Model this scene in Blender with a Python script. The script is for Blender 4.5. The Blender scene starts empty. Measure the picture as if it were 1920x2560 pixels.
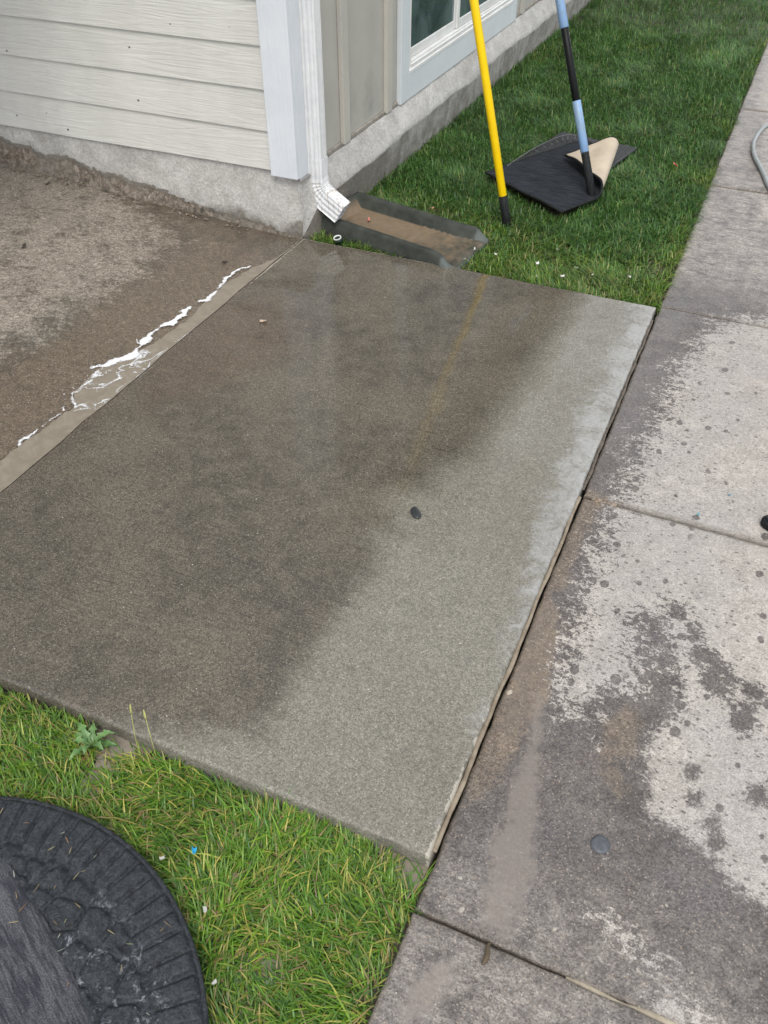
import bpy, bmesh, math, random
import numpy as np
from mathutils import Vector, Matrix

random.seed(7)
RNG = np.random.default_rng(11)
SC = bpy.context.scene
COL = SC.collection
rad = math.radians

# ------------------------------------------------------------------ camera
cam = bpy.data.objects.new('camera', bpy.data.cameras.new('camera'))
COL.objects.link(cam)
cam.data.sensor_fit = 'VERTICAL'
cam.data.sensor_height = 36.0
cam.data.lens = 36.0 * 2141.36 / 2560
cam.data.clip_start, cam.data.clip_end = 0.02, 3000
cam.location = (1.7046, -3.0296, 1.55)
fw = Vector((-0.29905, 0.68155, -0.66788)); rt = Vector((0.91557, 0.40215, 0.0)).normalized()
up = rt.cross(fw).normalized(); fw = up.cross(rt).normalized()
cam.matrix_world = Matrix(((rt.x, up.x, -fw.x, 1.7046), (rt.y, up.y, -fw.y, -3.0296),
                           (rt.z, up.z, -fw.z, 1.55), (0, 0, 0, 1)))
SC.camera = cam

# ------------------------------------------------------------------ sky and sun (bright overcast)
SUN_EL, SUN_AZ = rad(56), rad(158)          # azimuth clockwise from +Y
world = bpy.data.worlds.new('World'); SC.world = world; world.use_nodes = True
wn = world.node_tree; wn.nodes.clear()
sky = wn.nodes.new('ShaderNodeTexSky'); sky.sky_type = 'NISHITA'; sky.sun_disc = False
sky.sun_elevation, sky.sun_rotation = SUN_EL, SUN_AZ
sky.air_density, sky.dust_density, sky.ozone_density = 1.0, 4.0, 1.0
hs = wn.nodes.new('ShaderNodeHueSaturation'); hs.inputs['Saturation'].default_value = 0.22
wmix = wn.nodes.new('ShaderNodeMix'); wmix.data_type = 'RGBA'; wmix.inputs[0].default_value = 0.6
wmix.inputs[7].default_value = (8.2, 8.6, 9.2, 1)          # even cloud deck
bg = wn.nodes.new('ShaderNodeBackground'); bg.inputs['Strength'].default_value = 0.12
wo = wn.nodes.new('ShaderNodeOutputWorld')
wn.links.new(sky.outputs[0], hs.inputs['Color']); wn.links.new(hs.outputs[0], wmix.inputs[6])
wn.links.new(wmix.outputs[2], bg.inputs['Color']); wn.links.new(bg.outputs[0], wo.inputs[0])
sun = bpy.data.objects.new('sun', bpy.data.lights.new('sun', 'SUN')); COL.objects.link(sun)
sun.data.energy, sun.data.angle, sun.data.color = 1.3, rad(22), (1.0, 0.96, 0.9)
sd = Vector((math.sin(SUN_AZ) * math.cos(SUN_EL), math.cos(SUN_AZ) * math.cos(SUN_EL), math.sin(SUN_EL)))
sun.rotation_euler = sd.to_track_quat('Z', 'Y').to_euler(); sun.location = sd * 30
SC.view_settings.view_transform = 'Standard'; SC.view_settings.look = 'None'
SC.view_settings.exposure = 0.58; SC.view_settings.gamma = 1.0; SC.view_settings.use_curve_mapping = False

# ------------------------------------------------------------------ numpy helpers
def _h(ix, iy, s):
    n = (ix.astype(np.int64) * 374761393 + iy.astype(np.int64) * 668265263 + s * 974634777) & 0xffffffff
    n = ((n ^ (n >> 13)) * 1274126177) & 0xffffffff
    return ((n ^ (n >> 16)) & 0xffff) / 65535.0
def vn(x, y, s=0):
    x = np.asarray(x, float); y = np.asarray(y, float)
    ix, iy = np.floor(x), np.floor(y); fx, fy = x - ix, y - iy
    fx = fx * fx * (3 - 2 * fx); fy = fy * fy * (3 - 2 * fy)
    a = _h(ix, iy, s) * (1 - fx) + _h(ix + 1, iy, s) * fx
    b = _h(ix, iy + 1, s) * (1 - fx) + _h(ix + 1, iy + 1, s) * fx
    return a * (1 - fy) + b * fy
def fbm(x, y, s=0, o=4):
    t, a, n = 0, 0.5, 0
    for i in range(o):
        t = t + a * vn(x * 2 ** i, y * 2 ** i, s + i * 17); n += a; a *= 0.55
    return t / n
def sst(a, b, x):
    t = np.clip((np.asarray(x, float) - a) / (b - a), 0, 1); return t * t * (3 - 2 * t)
def segd(x, y, pts):
    """distance to a polyline, and the position along it (0..1)"""
    best = np.full(np.shape(x), 1e9); pos = np.zeros(np.shape(x)); n = len(pts) - 1
    for i in range(n):
        (ax, ay), (bx, by) = pts[i], pts[i + 1]; dx, dy = bx - ax, by - ay
        t = np.clip(((x - ax) * dx + (y - ay) * dy) / (dx * dx + dy * dy + 1e-12), 0, 1)
        d = np.hypot(x - ax - t * dx, y - ay - t * dy); m = d < best
        best = np.where(m, d, best); pos = np.where(m, (i + t) / n, pos)
    return best, pos
def sdf(x, y, poly):
    """signed distance to a polygon, positive inside"""
    x = np.asarray(x, float); y = np.asarray(y, float)
    d, _ = segd(x, y, list(poly) + [poly[0]]); ins = np.zeros(x.shape, bool); j = len(poly) - 1
    for i in range(len(poly)):
        (xi, yi), (xj, yj) = poly[i], poly[j]
        ins ^= ((yi > y) != (yj > y)) & (x < (xj - xi) * (y - yi) / (yj - yi + 1e-12) + xi); j = i
    return np.where(ins, d, -d)

# ------------------------------------------------------------------ mesh helpers
def tag(o, label=None, cat=None, group=None, kind=None):
    for k, v in (('label', label), ('category', cat), ('group', group), ('kind', kind)):
        if v: o[k] = v
    return o
def link(name, me, mat, parent=None, smooth=False):
    o = bpy.data.objects.new(name, me); COL.objects.link(o)
    if mat is not None: me.materials.append(mat)
    if parent is not None: o.parent = parent
    if smooth: me.polygons.foreach_set('use_smooth', [True] * len(me.polygons))
    return o
def raw(name, verts, faces, mat, parent=None, smooth=False, attrs=None):
    """faces: int array (n,4) or a list of tuples"""
    me = bpy.data.meshes.new(name); verts = np.asarray(verts, np.float32)
    if isinstance(faces, np.ndarray):
        n, k = faces.shape
        me.vertices.add(len(verts)); me.vertices.foreach_set('co', verts.ravel())
        me.loops.add(n * k); me.loops.foreach_set('vertex_index', faces.ravel().astype(np.int32))
        me.polygons.add(n); me.polygons.foreach_set('loop_start', np.arange(0, n * k, k, dtype=np.int32))
        me.update(calc_edges=True); me.validate()
    else:
        me.from_pydata([tuple(map(float, v)) for v in verts], [], [tuple(f) for f in faces]); me.update()
    for k, a in (attrs or {}).items():
        a = np.asarray(a, np.float32)
        if a.ndim == 2:
            at = me.attributes.new(k, 'FLOAT_COLOR', 'POINT'); at.data.foreach_set('color', a.ravel())
        else:
            at = me.attributes.new(k, 'FLOAT', 'POINT'); at.data.foreach_set('value', a)
    return link(name, me, mat, parent, smooth)
def gridf(nx, ny):
    i, j = np.meshgrid(np.arange(nx - 1), np.arange(ny - 1), indexing='ij'); a = (i * ny + j).ravel()
    return np.stack([a, a + ny, a + ny + 1, a + 1], 1)
def slabgrid(name, x0, x1, y0, y1, step, zf, mat, parent=None, r=0.012, depth=-0.12, attrs=None, edges='xXyY', wob=0.0):
    """a concrete sheet with rounded edges and skirts; zf(x, y) is its height"""
    e = [0, .0012, .003, .0055, .009, .013]
    def ax(a, b):
        n = max(2, int(round((b - a) / step)))
        c = np.unique(np.concatenate([np.linspace(a, b, n), a + np.array(e), b - np.array(e)]).round(5))
        return np.concatenate([[a], c, [b]])
    xs, ys = ax(x0, x1), ax(y0, y1); X, Y = np.meshgrid(xs, ys, indexing='ij')
    Z = zf(X, Y); d = np.full(X.shape, 9.0)
    if 'x' in edges: d = np.minimum(d, X - x0)
    if 'X' in edges: d = np.minimum(d, x1 - X)
    if 'y' in edges: d = np.minimum(d, Y - y0)
    if 'Y' in edges: d = np.minimum(d, y1 - Y)
    rr = r * (0.7 + 0.6 * fbm(X * 9, Y * 9, 3))
    t = np.clip(1 - d / rr, 0, 1); Z = Z - rr * (1 - np.sqrt(np.clip(1 - t * t, 0, 1))) * 0.9
    Xo, Yo = X.copy(), Y.copy()
    if wob:
        w = sst(.02, 0, d) * wob
        Xo += w * (fbm(X * 25, Y * 25, 5) - .5) * 2; Yo += w * (fbm(X * 25, Y * 25, 9) - .5) * 2
    Z[0, :] = depth; Z[-1, :] = depth; Z[:, 0] = depth; Z[:, -1] = depth
    V = np.stack([Xo, Yo, Z], -1).reshape(-1, 3)
    A = {k: f(X.ravel(), Y.ravel()) for k, f in (attrs or {}).items()}
    A['edge'] = d.ravel()
    return raw(name, V, gridf(len(xs), len(ys)), mat, parent, True, A)
def boxv(bm, x0, x1, y0, y1, z0, z1):
    v = [bm.verts.new(p) for p in ((x0, y0, z0), (x1, y0, z0), (x1, y1, z0), (x0, y1, z0), (x0, y0, z1), (x1, y0, z1), (x1, y1, z1), (x0, y1, z1))]
    for f in ((3, 2, 1, 0), (4, 5, 6, 7), (0, 1, 5, 4), (1, 2, 6, 5), (2, 3, 7, 6), (3, 0, 4, 7)): bm.faces.new([v[i] for i in f])
    return v
def box(name, x0, x1, y0, y1, z0, z1, mat, parent=None, bev=0.0, seg=2):
    bm = bmesh.new(); boxv(bm, x0, x1, y0, y1, z0, z1)
    if bev: bmesh.ops.bevel(bm, geom=bm.edges[:], offset=bev, segments=seg, affect='EDGES', profile=0.6)
    me = bpy.data.meshes.new(name); bm.to_mesh(me); bm.free(); return link(name, me, mat, parent)
def tube(name, pts, rads, mat, parent=None, n=12, flat=1.0, caps=True, smooth=True):
    """round tube through points; flat squashes it vertically"""
    P = [Vector(p) for p in pts]; V, F = [], []
    rads = rads if hasattr(rads, '__len__') else [rads] * len(P)
    for i, p in enumerate(P):
        t = (P[min(i + 1, len(P) - 1)] - P[max(i - 1, 0)]).normalized()
        a = t.cross(Vector((0, 0, 1)));
        if a.length < 1e-3: a = t.cross(Vector((0, 1, 0)))
        a.normalize(); b = a.cross(t).normalized()
        for k in range(n):
            q = 2 * math.pi * k / n; V.append(p + a * math.cos(q) * rads[i] + b * math.sin(q) * rads[i] * flat)
    for i in range(len(P) - 1):
        for k in range(n): F.append((i * n + k, i * n + (k + 1) % n, (i + 1) * n + (k + 1) % n, (i + 1) * n + k))
    if caps: F += [tuple(range(n))[::-1], tuple((len(P) - 1) * n + k for k in range(n))]
    return raw(name, V, F, mat, parent, smooth)
def spline(pts, n=8):
    P = [Vector(p) for p in pts]; out = []
    for i in range(len(P) - 1):
        p0, p1, p2, p3 = P[max(i - 1, 0)], P[i], P[i + 1], P[min(i + 2, len(P) - 1)]
        for j in range(n):
            t = j / n
            out.append(0.5 * ((2 * p1) + (p2 - p0) * t + (2 * p0 - 5 * p1 + 4 * p2 - p3) * t * t + (3 * p1 - p0 - 3 * p2 + p3) * t ** 3))
    return out + [P[-1]]
def empty(name, loc=(0, 0, 0)):
    o = bpy.data.objects.new(name, None); o.empty_display_size = 0.1; COL.objects.link(o); o.location = loc; return o

# ------------------------------------------------------------------ material helper
class Mat:
    def __init__(s, name, color=(.5, .5, .5), rough=.6, spec=.5):
        s.m = bpy.data.materials.new(name); s.m.use_nodes = True; s.nt = s.m.node_tree
        s.b = s.nt.nodes['Principled BSDF']; s.out = s.nt.nodes['Material Output']
        s.set('Base Color', color); s.set('Roughness', rough); s.b.inputs['Specular IOR Level'].default_value = spec
        s._p = None
    def put(s, sock, v):
        if isinstance(v, bpy.types.NodeSocket): s.nt.links.new(v, sock)
        elif isinstance(v, (tuple, list)): sock.default_value = tuple(v) + ((1,) if len(v) == 3 and len(sock.default_value) == 4 else ())
        else: sock.default_value = v
    def set(s, k, v): s.put(s.b.inputs[k], v)
    @property
    def P(s):
        if s._p is None: s._p = s.nt.nodes.new('ShaderNodeNewGeometry').outputs['Position']
        return s._p
    def attr(s, n, col=False):
        a = s.nt.nodes.new('ShaderNodeAttribute'); a.attribute_name = n; return a.outputs['Color' if col else 'Fac']
    def sc(s, v, k=(1, 1, 1), rot=0.0, loc=(0, 0, 0)):
        m = s.nt.nodes.new('ShaderNodeMapping'); s.put(m.inputs['Vector'], v)
        m.inputs['Scale'].default_value = k; m.inputs['Rotation'].default_value = (0, 0, rot); m.inputs['Location'].default_value = loc
        return m.outputs[0]
    def noise(s, scale, det=4, rough=.55, dist=0.0, vec=None, col=False):
        n = s.nt.nodes.new('ShaderNodeTexNoise'); s.put(n.inputs['Vector'], vec or s.P)
        n.inputs['Scale'].default_value, n.inputs['Detail'].default_value = scale, det
        n.inputs['Roughness'].default_value, n.inputs['Distortion'].default_value = rough, dist
        return n.outputs['Color' if col else 'Fac']
    def voro(s, scale, vec=None, feat='F1', out='Distance', rnd=1.0):
        n = s.nt.nodes.new('ShaderNodeTexVoronoi'); s.put(n.inputs['Vector'], vec or s.P); n.feature = feat
        n.inputs['Scale'].default_value = scale; n.inputs['Randomness'].default_value = rnd
        return n.outputs[out]
    def math(s, op, a, b=0.0, c=None, clamp=False):
        n = s.nt.nodes.new('ShaderNodeMath'); n.operation = op; n.use_clamp = clamp
        s.put(n.inputs[0], a); s.put(n.inputs[1], b)
        if c is not None: s.put(n.inputs[2], c)
        return n.outputs[0]
    def add(s, a, b): return s.math('ADD', a, b)
    def mul(s, a, b): return s.math('MULTIPLY', a, b)
    def map(s, v, a, b, c=0.0, d=1.0, smooth=True):
        n = s.nt.nodes.new('ShaderNodeMapRange'); n.interpolation_type = 'SMOOTHSTEP' if smooth else 'LINEAR'
        for i, q in enumerate((v, a, b, c, d)): s.put(n.inputs[i], q)
        return n.outputs[0]
    def mix(s, f, a, b, blend='MIX'):
        n = s.nt.nodes.new('ShaderNodeMix'); n.data_type = 'RGBA'; n.blend_type = blend
        s.put(n.inputs[0], f); s.put(n.inputs[6], a); s.put(n.inputs[7], b); return n.outputs[2]
    def grain(s, c, scale, lo, hi):
        """sand-grain mottling: every little cell its own brightness"""
        r = s.sep(s.voro(scale, out='Color')); r2 = s.sep(s.voro(scale * .43, out='Color'))
        v = s.mul(s.map(r[0], 0, 1, lo, hi, False), s.map(r2[1], 0, 1, .9, 1.1, False)); return s.mix(1.0, c, v, 'MULTIPLY')
    def sep(s, v):
        n = s.nt.nodes.new('ShaderNodeSeparateXYZ'); s.put(n.inputs[0], v); return n.outputs
    def bump(s, h, strength=.3, dist=.01, base=None):
        n = s.nt.nodes.new('ShaderNodeBump'); s.put(n.inputs['Strength'], strength); n.inputs['Distance'].default_value = dist
        s.put(n.inputs['Height'], h)
        if base is not None: s.nt.links.new(base, n.inputs['Normal'])
        return n.outputs[0]

W, L = 1.474, 2.298          # the pad: x 0..W, y -L..0
SWX = 1.484                  # left edge of the sidewalk

# ------------------------------------------------------------------ material: the broom-finished concrete pad
def concrete_pad_mat():
    m = Mat('pad_concrete'); wet_refl, mud, bloom, film, lip = (m.attr(k) for k in ('wet_refl', 'mud', 'bloom', 'film', 'lip'))
    big, mid, fine = m.noise(2.6, 4), m.noise(16, 5, .6), m.noise(300, 3, .7)
    broom = m.noise(1, 3, .6, 0, m.sc(m.P, (9, 240, 9), .03))
    n1 = m.noise(30, 6, .65, 0, m.sc(m.P, (.35, 1.5, 1), .03))
    w = m.map(m.add(m.add(m.mul(wet_refl, m.map(film, .3, .9, 10.0, 7.0)), m.mul(m.add(n1, -.5), m.map(film, .3, .9, 1.1, .25))), m.mul(m.add(mid, -.5), m.map(film, .3, .9, 1.0, .35))), m.map(film, .3, .9, -.35, -.5), .6)  # wetness, plus the painted eave reflection edge, softer where the film is strong
    light = m.mix(mid, (.18, .168, .136), (.232, .218, .182))
    light = m.mix(m.map(big, .35, .7), light, (.178, .162, .13))
    dark = m.mix(m.map(mid, .3, .7), (.078, .068, .053), (.132, .114, .088))
    dark = m.mix(m.map(big, .42, .66), dark, (.145, .124, .093))
    c = m.mix(w, light, dark)
    c = m.mix(m.mul(mud, m.map(n1, .25, .75, .35, .9)), c, (.125, .084, .055))
    c = m.mix(m.mul(m.mul(m.map(broom, .50, .30), m.map(m.noise(3.5, 3), .35, .65, .25, 1.0)), m.map(w, 0, 1, .35, .75)), c, m.mix(w, (.10, .094, .078), (.045, .040, .033)))
    # sand grains
    vd, vc = m.voro(330), m.sep(m.voro(330, out='Color'))
    sp = m.mul(m.map(vd, .42, .3), m.map(vc[0], .74, .86))
    c = m.mix(m.mul(sp, m.map(w, 0, 1, .5, .36)), c, (.50, .46, .39))
    ve = m.sep(m.voro(150, out='Color')); c = m.mix(m.mul(m.mul(m.map(m.voro(150), .30, .2), m.map(ve[0], .97, .985)), m.map(ve[1], 0, 1, .1, .75)), c, (.62, .58, .50))
    sp2 = m.mul(m.map(vd, .45, .3), m.map(vc[1], .8, .84))
    c = m.mix(m.mul(sp2, .75), c, (.035, .033, .028))
    c = m.mix(m.map(fine, .38, .62, .0, .55), c, m.mix(w, (.115, .108, .088), (.045, .040, .033)))
    c = m.mix(m.map(fine, .44, .30, .0, .35), c, m.mix(w, (.33, .32, .28), (.20, .18, .145)))
    nb = m.add(m.mul(m.add(m.noise(11, 7, .75, .6), -.5), 2.6), m.mul(m.add(m.noise(70, 4, .7), -.5), 1.2))
    c = m.grain(c, 290, m.map(w, 0, 1, .72, .66), m.map(w, 0, 1, 1.25, 1.32))
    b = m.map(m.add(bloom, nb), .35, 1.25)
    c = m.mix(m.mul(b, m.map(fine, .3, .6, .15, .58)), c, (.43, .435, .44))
    lp = m.map(m.add(lip, m.mul(m.add(m.noise(60, 4), -.5), 1.6)), .5, .62)
    c = m.mix(m.mul(lp, .6), c, (.46, .42, .35))
    m.set('Base Color', c)
    r = m.mix(m.mul(w, .8), (.62,) * 3, (.36,) * 3); f2 = m.map(m.add(film, m.mul(m.add(mid, -.5), .7)), .15, .75)
    r = m.mix(f2, r, (.065,) * 3); m.set('Roughness', m.add(r, m.mul(m.add(fine, -.5), .06)))
    h = m.add(m.add(m.mul(broom, .6), m.mul(fine, .8)), m.mul(vd, .4))
    st = m.map(f2, 0, 1, .30, .018); m.set('Normal', m.bump(h, st, .003))
    m.set('IOR', 1.45); return m.m

def sidewalk_mat():
    m = Mat('sidewalk_concrete'); dry, mud, film, far, edge = (m.attr(k) for k in ('dry', 'mud', 'film', 'far', 'edge'))
    big, mid = m.noise(3.2, 4), m.noise(17, 6, .68)
    n2, n3 = m.noise(75, 5, .7, .6), m.noise(300, 3, .6)
    strk = m.noise(1, 5, .68, .5, m.sc(m.P, (26, 90, 26), .12))
    v1d, v1c = m.voro(34, m.add and m.sc(m.P, (1, .8, 1))), m.sep(m.voro(34, m.sc(m.P, (1, .8, 1)), out='Color'))
    v2d, v2c = m.voro(95, m.sc(m.P, (.8, 1.3, 1), .5)), m.sep(m.voro(95, m.sc(m.P, (.8, 1.3, 1), .5), out='Color'))
    # signed distance to the dry patch, roughened so that the edge breaks into splatter
    py = m.sep(m.P)[1]; amp = m.math('MAXIMUM', m.map(py, -2.0, -1.55, .42, 1.0), m.map(py, -2.19, -2.24, 0.0, .85)); px_ = m.map(m.sep(m.P)[0], 1.74, 1.82); amp = m.math('SUBTRACT', amp, m.mul(m.mul(px_, m.map(py, -1.35, -1.55)), m.mul(amp, .45)))
    e = m.add(m.add(m.mul(dry, 10.5), m.mul(m.mul(m.add(strk, -.5), 2.6), amp)), m.mul(m.add(m.add(m.mul(m.add(n2, -.5), 4.2), m.mul(m.add(n3, -.5), 1.6)), m.mul(m.add(mid, -.5), 1.7)), amp))
    d = m.map(e, -.05, .3)
    reach = m.map(dry, .0, .34, 1.0, 0.06)
    d1 = m.mul(m.map(m.add(v1d, m.mul(m.add(n2, -.5), .35)), m.mul(v1c[0], .46), m.math('SUBTRACT', m.mul(v1c[0], .46), .06)), m.map(m.add(v1c[1], m.mul(reach, .42)), .86, .89))
    d2 = m.mul(m.map(m.add(v2d, m.mul(m.add(n2, -.5), .4)), m.mul(v2c[0], .5), m.math('SUBTRACT', m.mul(v2c[0], .5), .08)), m.map(m.add(v2c[1], m.mul(reach, .38)), .80, .84))
    drop = m.math('MAXIMUM', d1, m.mul(d2, .85))
    d = m.mul(d, m.math('SUBTRACT', 1.0, m.mul(drop, .9)))
    dryc = m.mix(m.map(mid, .3, .72), (.33, .30, .268), (.465, .425, .385))
    dryc = m.mix(m.map(strk, .55, .75, 0, .5), dryc, (.47, .43, .38))
    dryc = m.mix(m.map(big, .42, .62, 0, .55), dryc, (.33, .315, .30))
    dryc = m.mix(m.map(n3, .40, .56, .55, 0), dryc, (.22, .20, .18))
    wetc = m.mix(m.map(mid, .3, .7), (.080, .069, .063), (.142, .124, .112))
    wetc = m.mix(m.map(big, .4, .7, 0, .6), wetc, (.12, .11, .108))
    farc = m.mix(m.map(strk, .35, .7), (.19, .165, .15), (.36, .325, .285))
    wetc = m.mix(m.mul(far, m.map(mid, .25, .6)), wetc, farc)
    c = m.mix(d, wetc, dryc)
    mu = m.mul(m.map(m.add(mud, m.add(m.mul(m.add(n2, -.5), 1.1), m.mul(m.add(mid, -.5), 1.6))), .3, .95), m.map(mid, .3, .7, .45, 1.0))
    c = m.mix(m.mul(mu, m.map(d, 0, 1, .85, .1)), c, m.mix(m.noise(22, 4, .6, 2.0), (.125, .092, .064), (.215, .168, .122)))
    sp = m.mul(m.map(m.voro(210), .40, .28), m.map(m.sep(m.voro(210, out='Color'))[0], .72, .88))
    c = m.mix(m.mul(sp, m.map(d, 0, 1, .34, .2)), c, m.mix(m.sep(m.voro(210, out='Color'))[1], (.52, .47, .40), (.45, .30, .18)))
    sp2 = m.mul(m.map(m.voro(260), .4, .28), m.map(m.sep(m.voro(260, out='Color'))[2], .74, .8))
    c = m.mix(m.mul(sp2, m.map(d, 0, 1, .55, .22)), c, (.045, .042, .042))
    c = m.mix(m.map(m.add(edge, m.mul(m.add(n2, -.5), .02)), .016, .002, 0, .45), c, (.12, .098, .075))
    m.set('Base Color', c)
    f = m.map(m.add(film, m.mul(m.add(n2, -.5), .75)), .25, .7)
    c = m.grain(c, 300, m.map(m.add(d, m.mul(f, .7)), 0, 1, .62, .84), m.map(m.add(d, m.mul(f, .7)), 0, 1, 1.34, 1.14))
    c = m.mix(m.mul(m.map(m.add(m.attr('silt_or_refl'), m.add(m.mul(m.add(n2, -.5), 1.3), m.mul(m.add(mid, -.5), 1.0))), .36, .86), .58), c, m.mix(mid, (.262, .222, .192), (.165, .138, .118)))  # pale silty tint painted in to stand for sky reflected on the wet strip
    m.set('Base Color', c)
    r = m.mix(d, m.mix(mid, (.24,) * 3, (.42,) * 3), (.75,) * 3); r = m.mix(f, r, (.07,) * 3); m.set('Roughness', r)
    h = m.add(m.add(m.mul(n2, 1.1), m.mul(n3, .7)), m.mul(m.voro(260), .5))
    m.set('Normal', m.bump(h, m.map(f, 0, 1, .42, .04), .005)); m.set('IOR', 1.42); return m.m

def patio_mat():
    m = Mat('patio_concrete'); dry, mud, film, far = (m.attr(k) for k in ('dry', 'mud', 'film', 'far'))
    big, mid, n2 = m.noise(2.4, 4, .55, .4), m.noise(11, 6, .66, .5), m.noise(60, 6, .72, .4)
    silt_or_refl = m.noise(38, 7, .74, 1.2, m.sc(m.P, (.8, 1.5, 1), -.5))
    d = m.map(m.add(m.add(m.mul(dry, 4.5), m.mul(m.add(mid, -.5), 3.0)), m.mul(m.add(silt_or_refl, -.5), 4.6)), .1, 1.2)
    wetc = m.mix(m.map(mid, .3, .7), (.085, .068, .050), (.135, .108, .078))
    wetc = m.mix(m.map(big, .45, .7), wetc, (.095, .085, .07))
    siltc = m.mix(m.map(n2, .3, .7), (.21, .175, .14), (.35, .305, .25))
    c = m.mix(d, wetc, siltc)
    c = m.mix(m.mul(m.map(m.add(mud, m.mul(m.add(mid, -.5), 1.2)), .25, .8), m.map(d, 0, 1, .8, .15)), c, m.mix(m.map(silt_or_refl, .3, .7), (.095, .072, .053), (.165, .128, .094)))
    c = m.mix(m.map(far, .2, 1.2, 0, .5), c, m.mix(m.map(n2, .35, .65), (.15, .135, .115), (.24, .22, .19)))
    st = m.map(m.noise(7, 5, .7, 1.0), .60, .70, 0, .6); c = m.mix(st, c, (.075, .06, .045))
    sp = m.mul(m.map(m.voro(190), .34, .24), m.map(m.sep(m.voro(190, out='Color'))[0], .84, .88))
    c = m.mix(m.mul(sp, .5), c, (.50, .45, .38)); c = m.grain(c, 240, m.map(d, 0, 1, .68, .60), m.map(d, 0, 1, 1.32, 1.42))
    m.set('Base Color', c)
    f = m.map(m.add(film, m.mul(m.add(mid, -.5), .6)), .3, .8)
    r = m.mix(d, (.33,) * 3, (.8,) * 3); r = m.mix(f, r, (.12,) * 3); m.set('Roughness', r)
    h = m.add(m.add(m.mul(silt_or_refl, 1.6), n2), m.mul(m.noise(260, 3), .4))
    m.set('Normal', m.bump(h, m.mul(m.map(f, 0, 1, .75, .1), m.map(d, 0, 1, .3, 1.0)), .008)); return m.m

def soil_mat():
    m = Mat('wet_soil'); n, n2 = m.noise(28, 6, .65), m.noise(6, 4)
    c = m.mix(m.map(n, .3, .7), (.030, .024, .016), (.085, .066, .045)); c = m.mix(m.map(n2, .4, .65, 0, .55), c, (.055, .060, .022))
    m.set('Base Color', c); m.set('Roughness', m.map(n, .35, .65, .3, .7)); m.set('Normal', m.bump(n, .7, .02)); return m.m
def mudpool_mat():
    m = Mat('muddy_water'); n = m.noise(14, 5, .6, 1.5, m.sc(m.P, (1, 1, 1)))
    m.set('Base Color', m.mix(m.map(n, .35, .7), (.20, .172, .135), (.245, .213, .170)))
    m.set('Roughness', .06); m.set('IOR', 1.33); m.set('Normal', m.bump(m.noise(9, 2), .04, .01)); return m.m

def paint_mat(name, col, col2, grain='wood', rough=.5, axis='x', dirt=.25, gs=1.0):
    m = Mat(name); P = m.P; n = m.noise(5, 5, .6)
    k = {'x': (3.2, 40, 46), 'z': (46, 46, 3.2), 'y': (46, 3.2, 46)}[axis]
    g = m.noise(1.0, 5, .62, 2.4, m.sc(P, tuple(v * gs for v in k)))
    g2 = m.noise(2.0, 3, .5, 4.0, m.sc(P, tuple(v * gs * .5 for v in k)))
    c = m.mix(m.map(n, .3, .7), col, col2)
    c = m.mix(m.map(m.noise(2.2, 6, .7), .56, .78, 0, dirt), c, tuple(v * .62 for v in col))
    c = m.mix(m.map(g, .62, .75, 0, .22), c, tuple(v * .7 for v in col))
    v = m.voro(22, m.sc(P, (1, 1, 1.3))); vc = m.sep(m.voro(22, m.sc(P, (1, 1, 1.3)), out='Color'))
    c = m.mix(m.mul(m.map(v, m.mul(vc[0], .16), m.math('SUBTRACT', m.mul(vc[0], .16), .04)), m.map(vc[1], .93, .95)), c, (.10, .08, .06))
    m.set('Base Color', c); m.set('Roughness', rough)
    m.set('Normal', m.bump(m.add(g, g2) if grain == 'wood' else m.noise(90, 4), (.38 if axis == 'x' else .3) if grain == 'wood' else .12, .006)); return m.m

def foundation_mat():
    m = Mat('foundation_concrete'); ex, damp_and_shade = m.attr('expo'), m.attr('damp_and_shade')
    n, n2, n3 = m.noise(9, 6, .65), m.noise(45, 6, .7), m.noise(3, 4)
    c = m.mix(m.map(n, .3, .7), (.40, .385, .36), (.52, .505, .48)); c = m.mix(m.map(n3, .5, .68, 0, .5), c, (.33, .32, .305))
    agg = m.mix(m.voro(70, out='Color'), (.15, .115, .085), (.34, .29, .24), 'MIX'); agg = m.mix(m.map(n2, .4, .6), (.10, .078, .056), agg)
    e = m.map(m.add(ex, m.mul(m.add(n2, -.5), 1.4)), .35, .62); c = m.mix(e, c, agg)
    dm = m.map(m.add(damp_and_shade, m.mul(m.add(n, -.5), 1.1)), .3, .75); c = m.mix(m.mul(dm, .9), c, m.mix(n2, (.10, .088, .07), (.21, .19, .16)))  # damp tone; on the lawn-side lower face it also carries painted shade
    pit = m.mul(m.map(m.voro(60), m.mul(m.sep(m.voro(60, out='Color'))[0], .25), 0.0), m.map(m.sep(m.voro(60, out='Color'))[1], .8, .84))
    c = m.mix(m.mul(pit, .6), c, (.15, .13, .11))
    wh = m.mul(m.map(m.noise(16, 5, .7, 2.5), .68, .72), m.map(n3, .5, .6)); c = m.mix(m.mul(wh, .7), c, (.72, .70, .66))
    c = m.mix(m.map(m.noise(2.2, 6, .72, 1.0), .52, .72, 0, .45), c, (.24, .215, .18)); c = m.grain(c, 230, .84, 1.12)
    m.set('Base Color', c); m.set('Roughness', .8); m.set('Normal', m.bump(m.add(n2, m.mul(n, .8)), .5, .01)); return m.m

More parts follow.
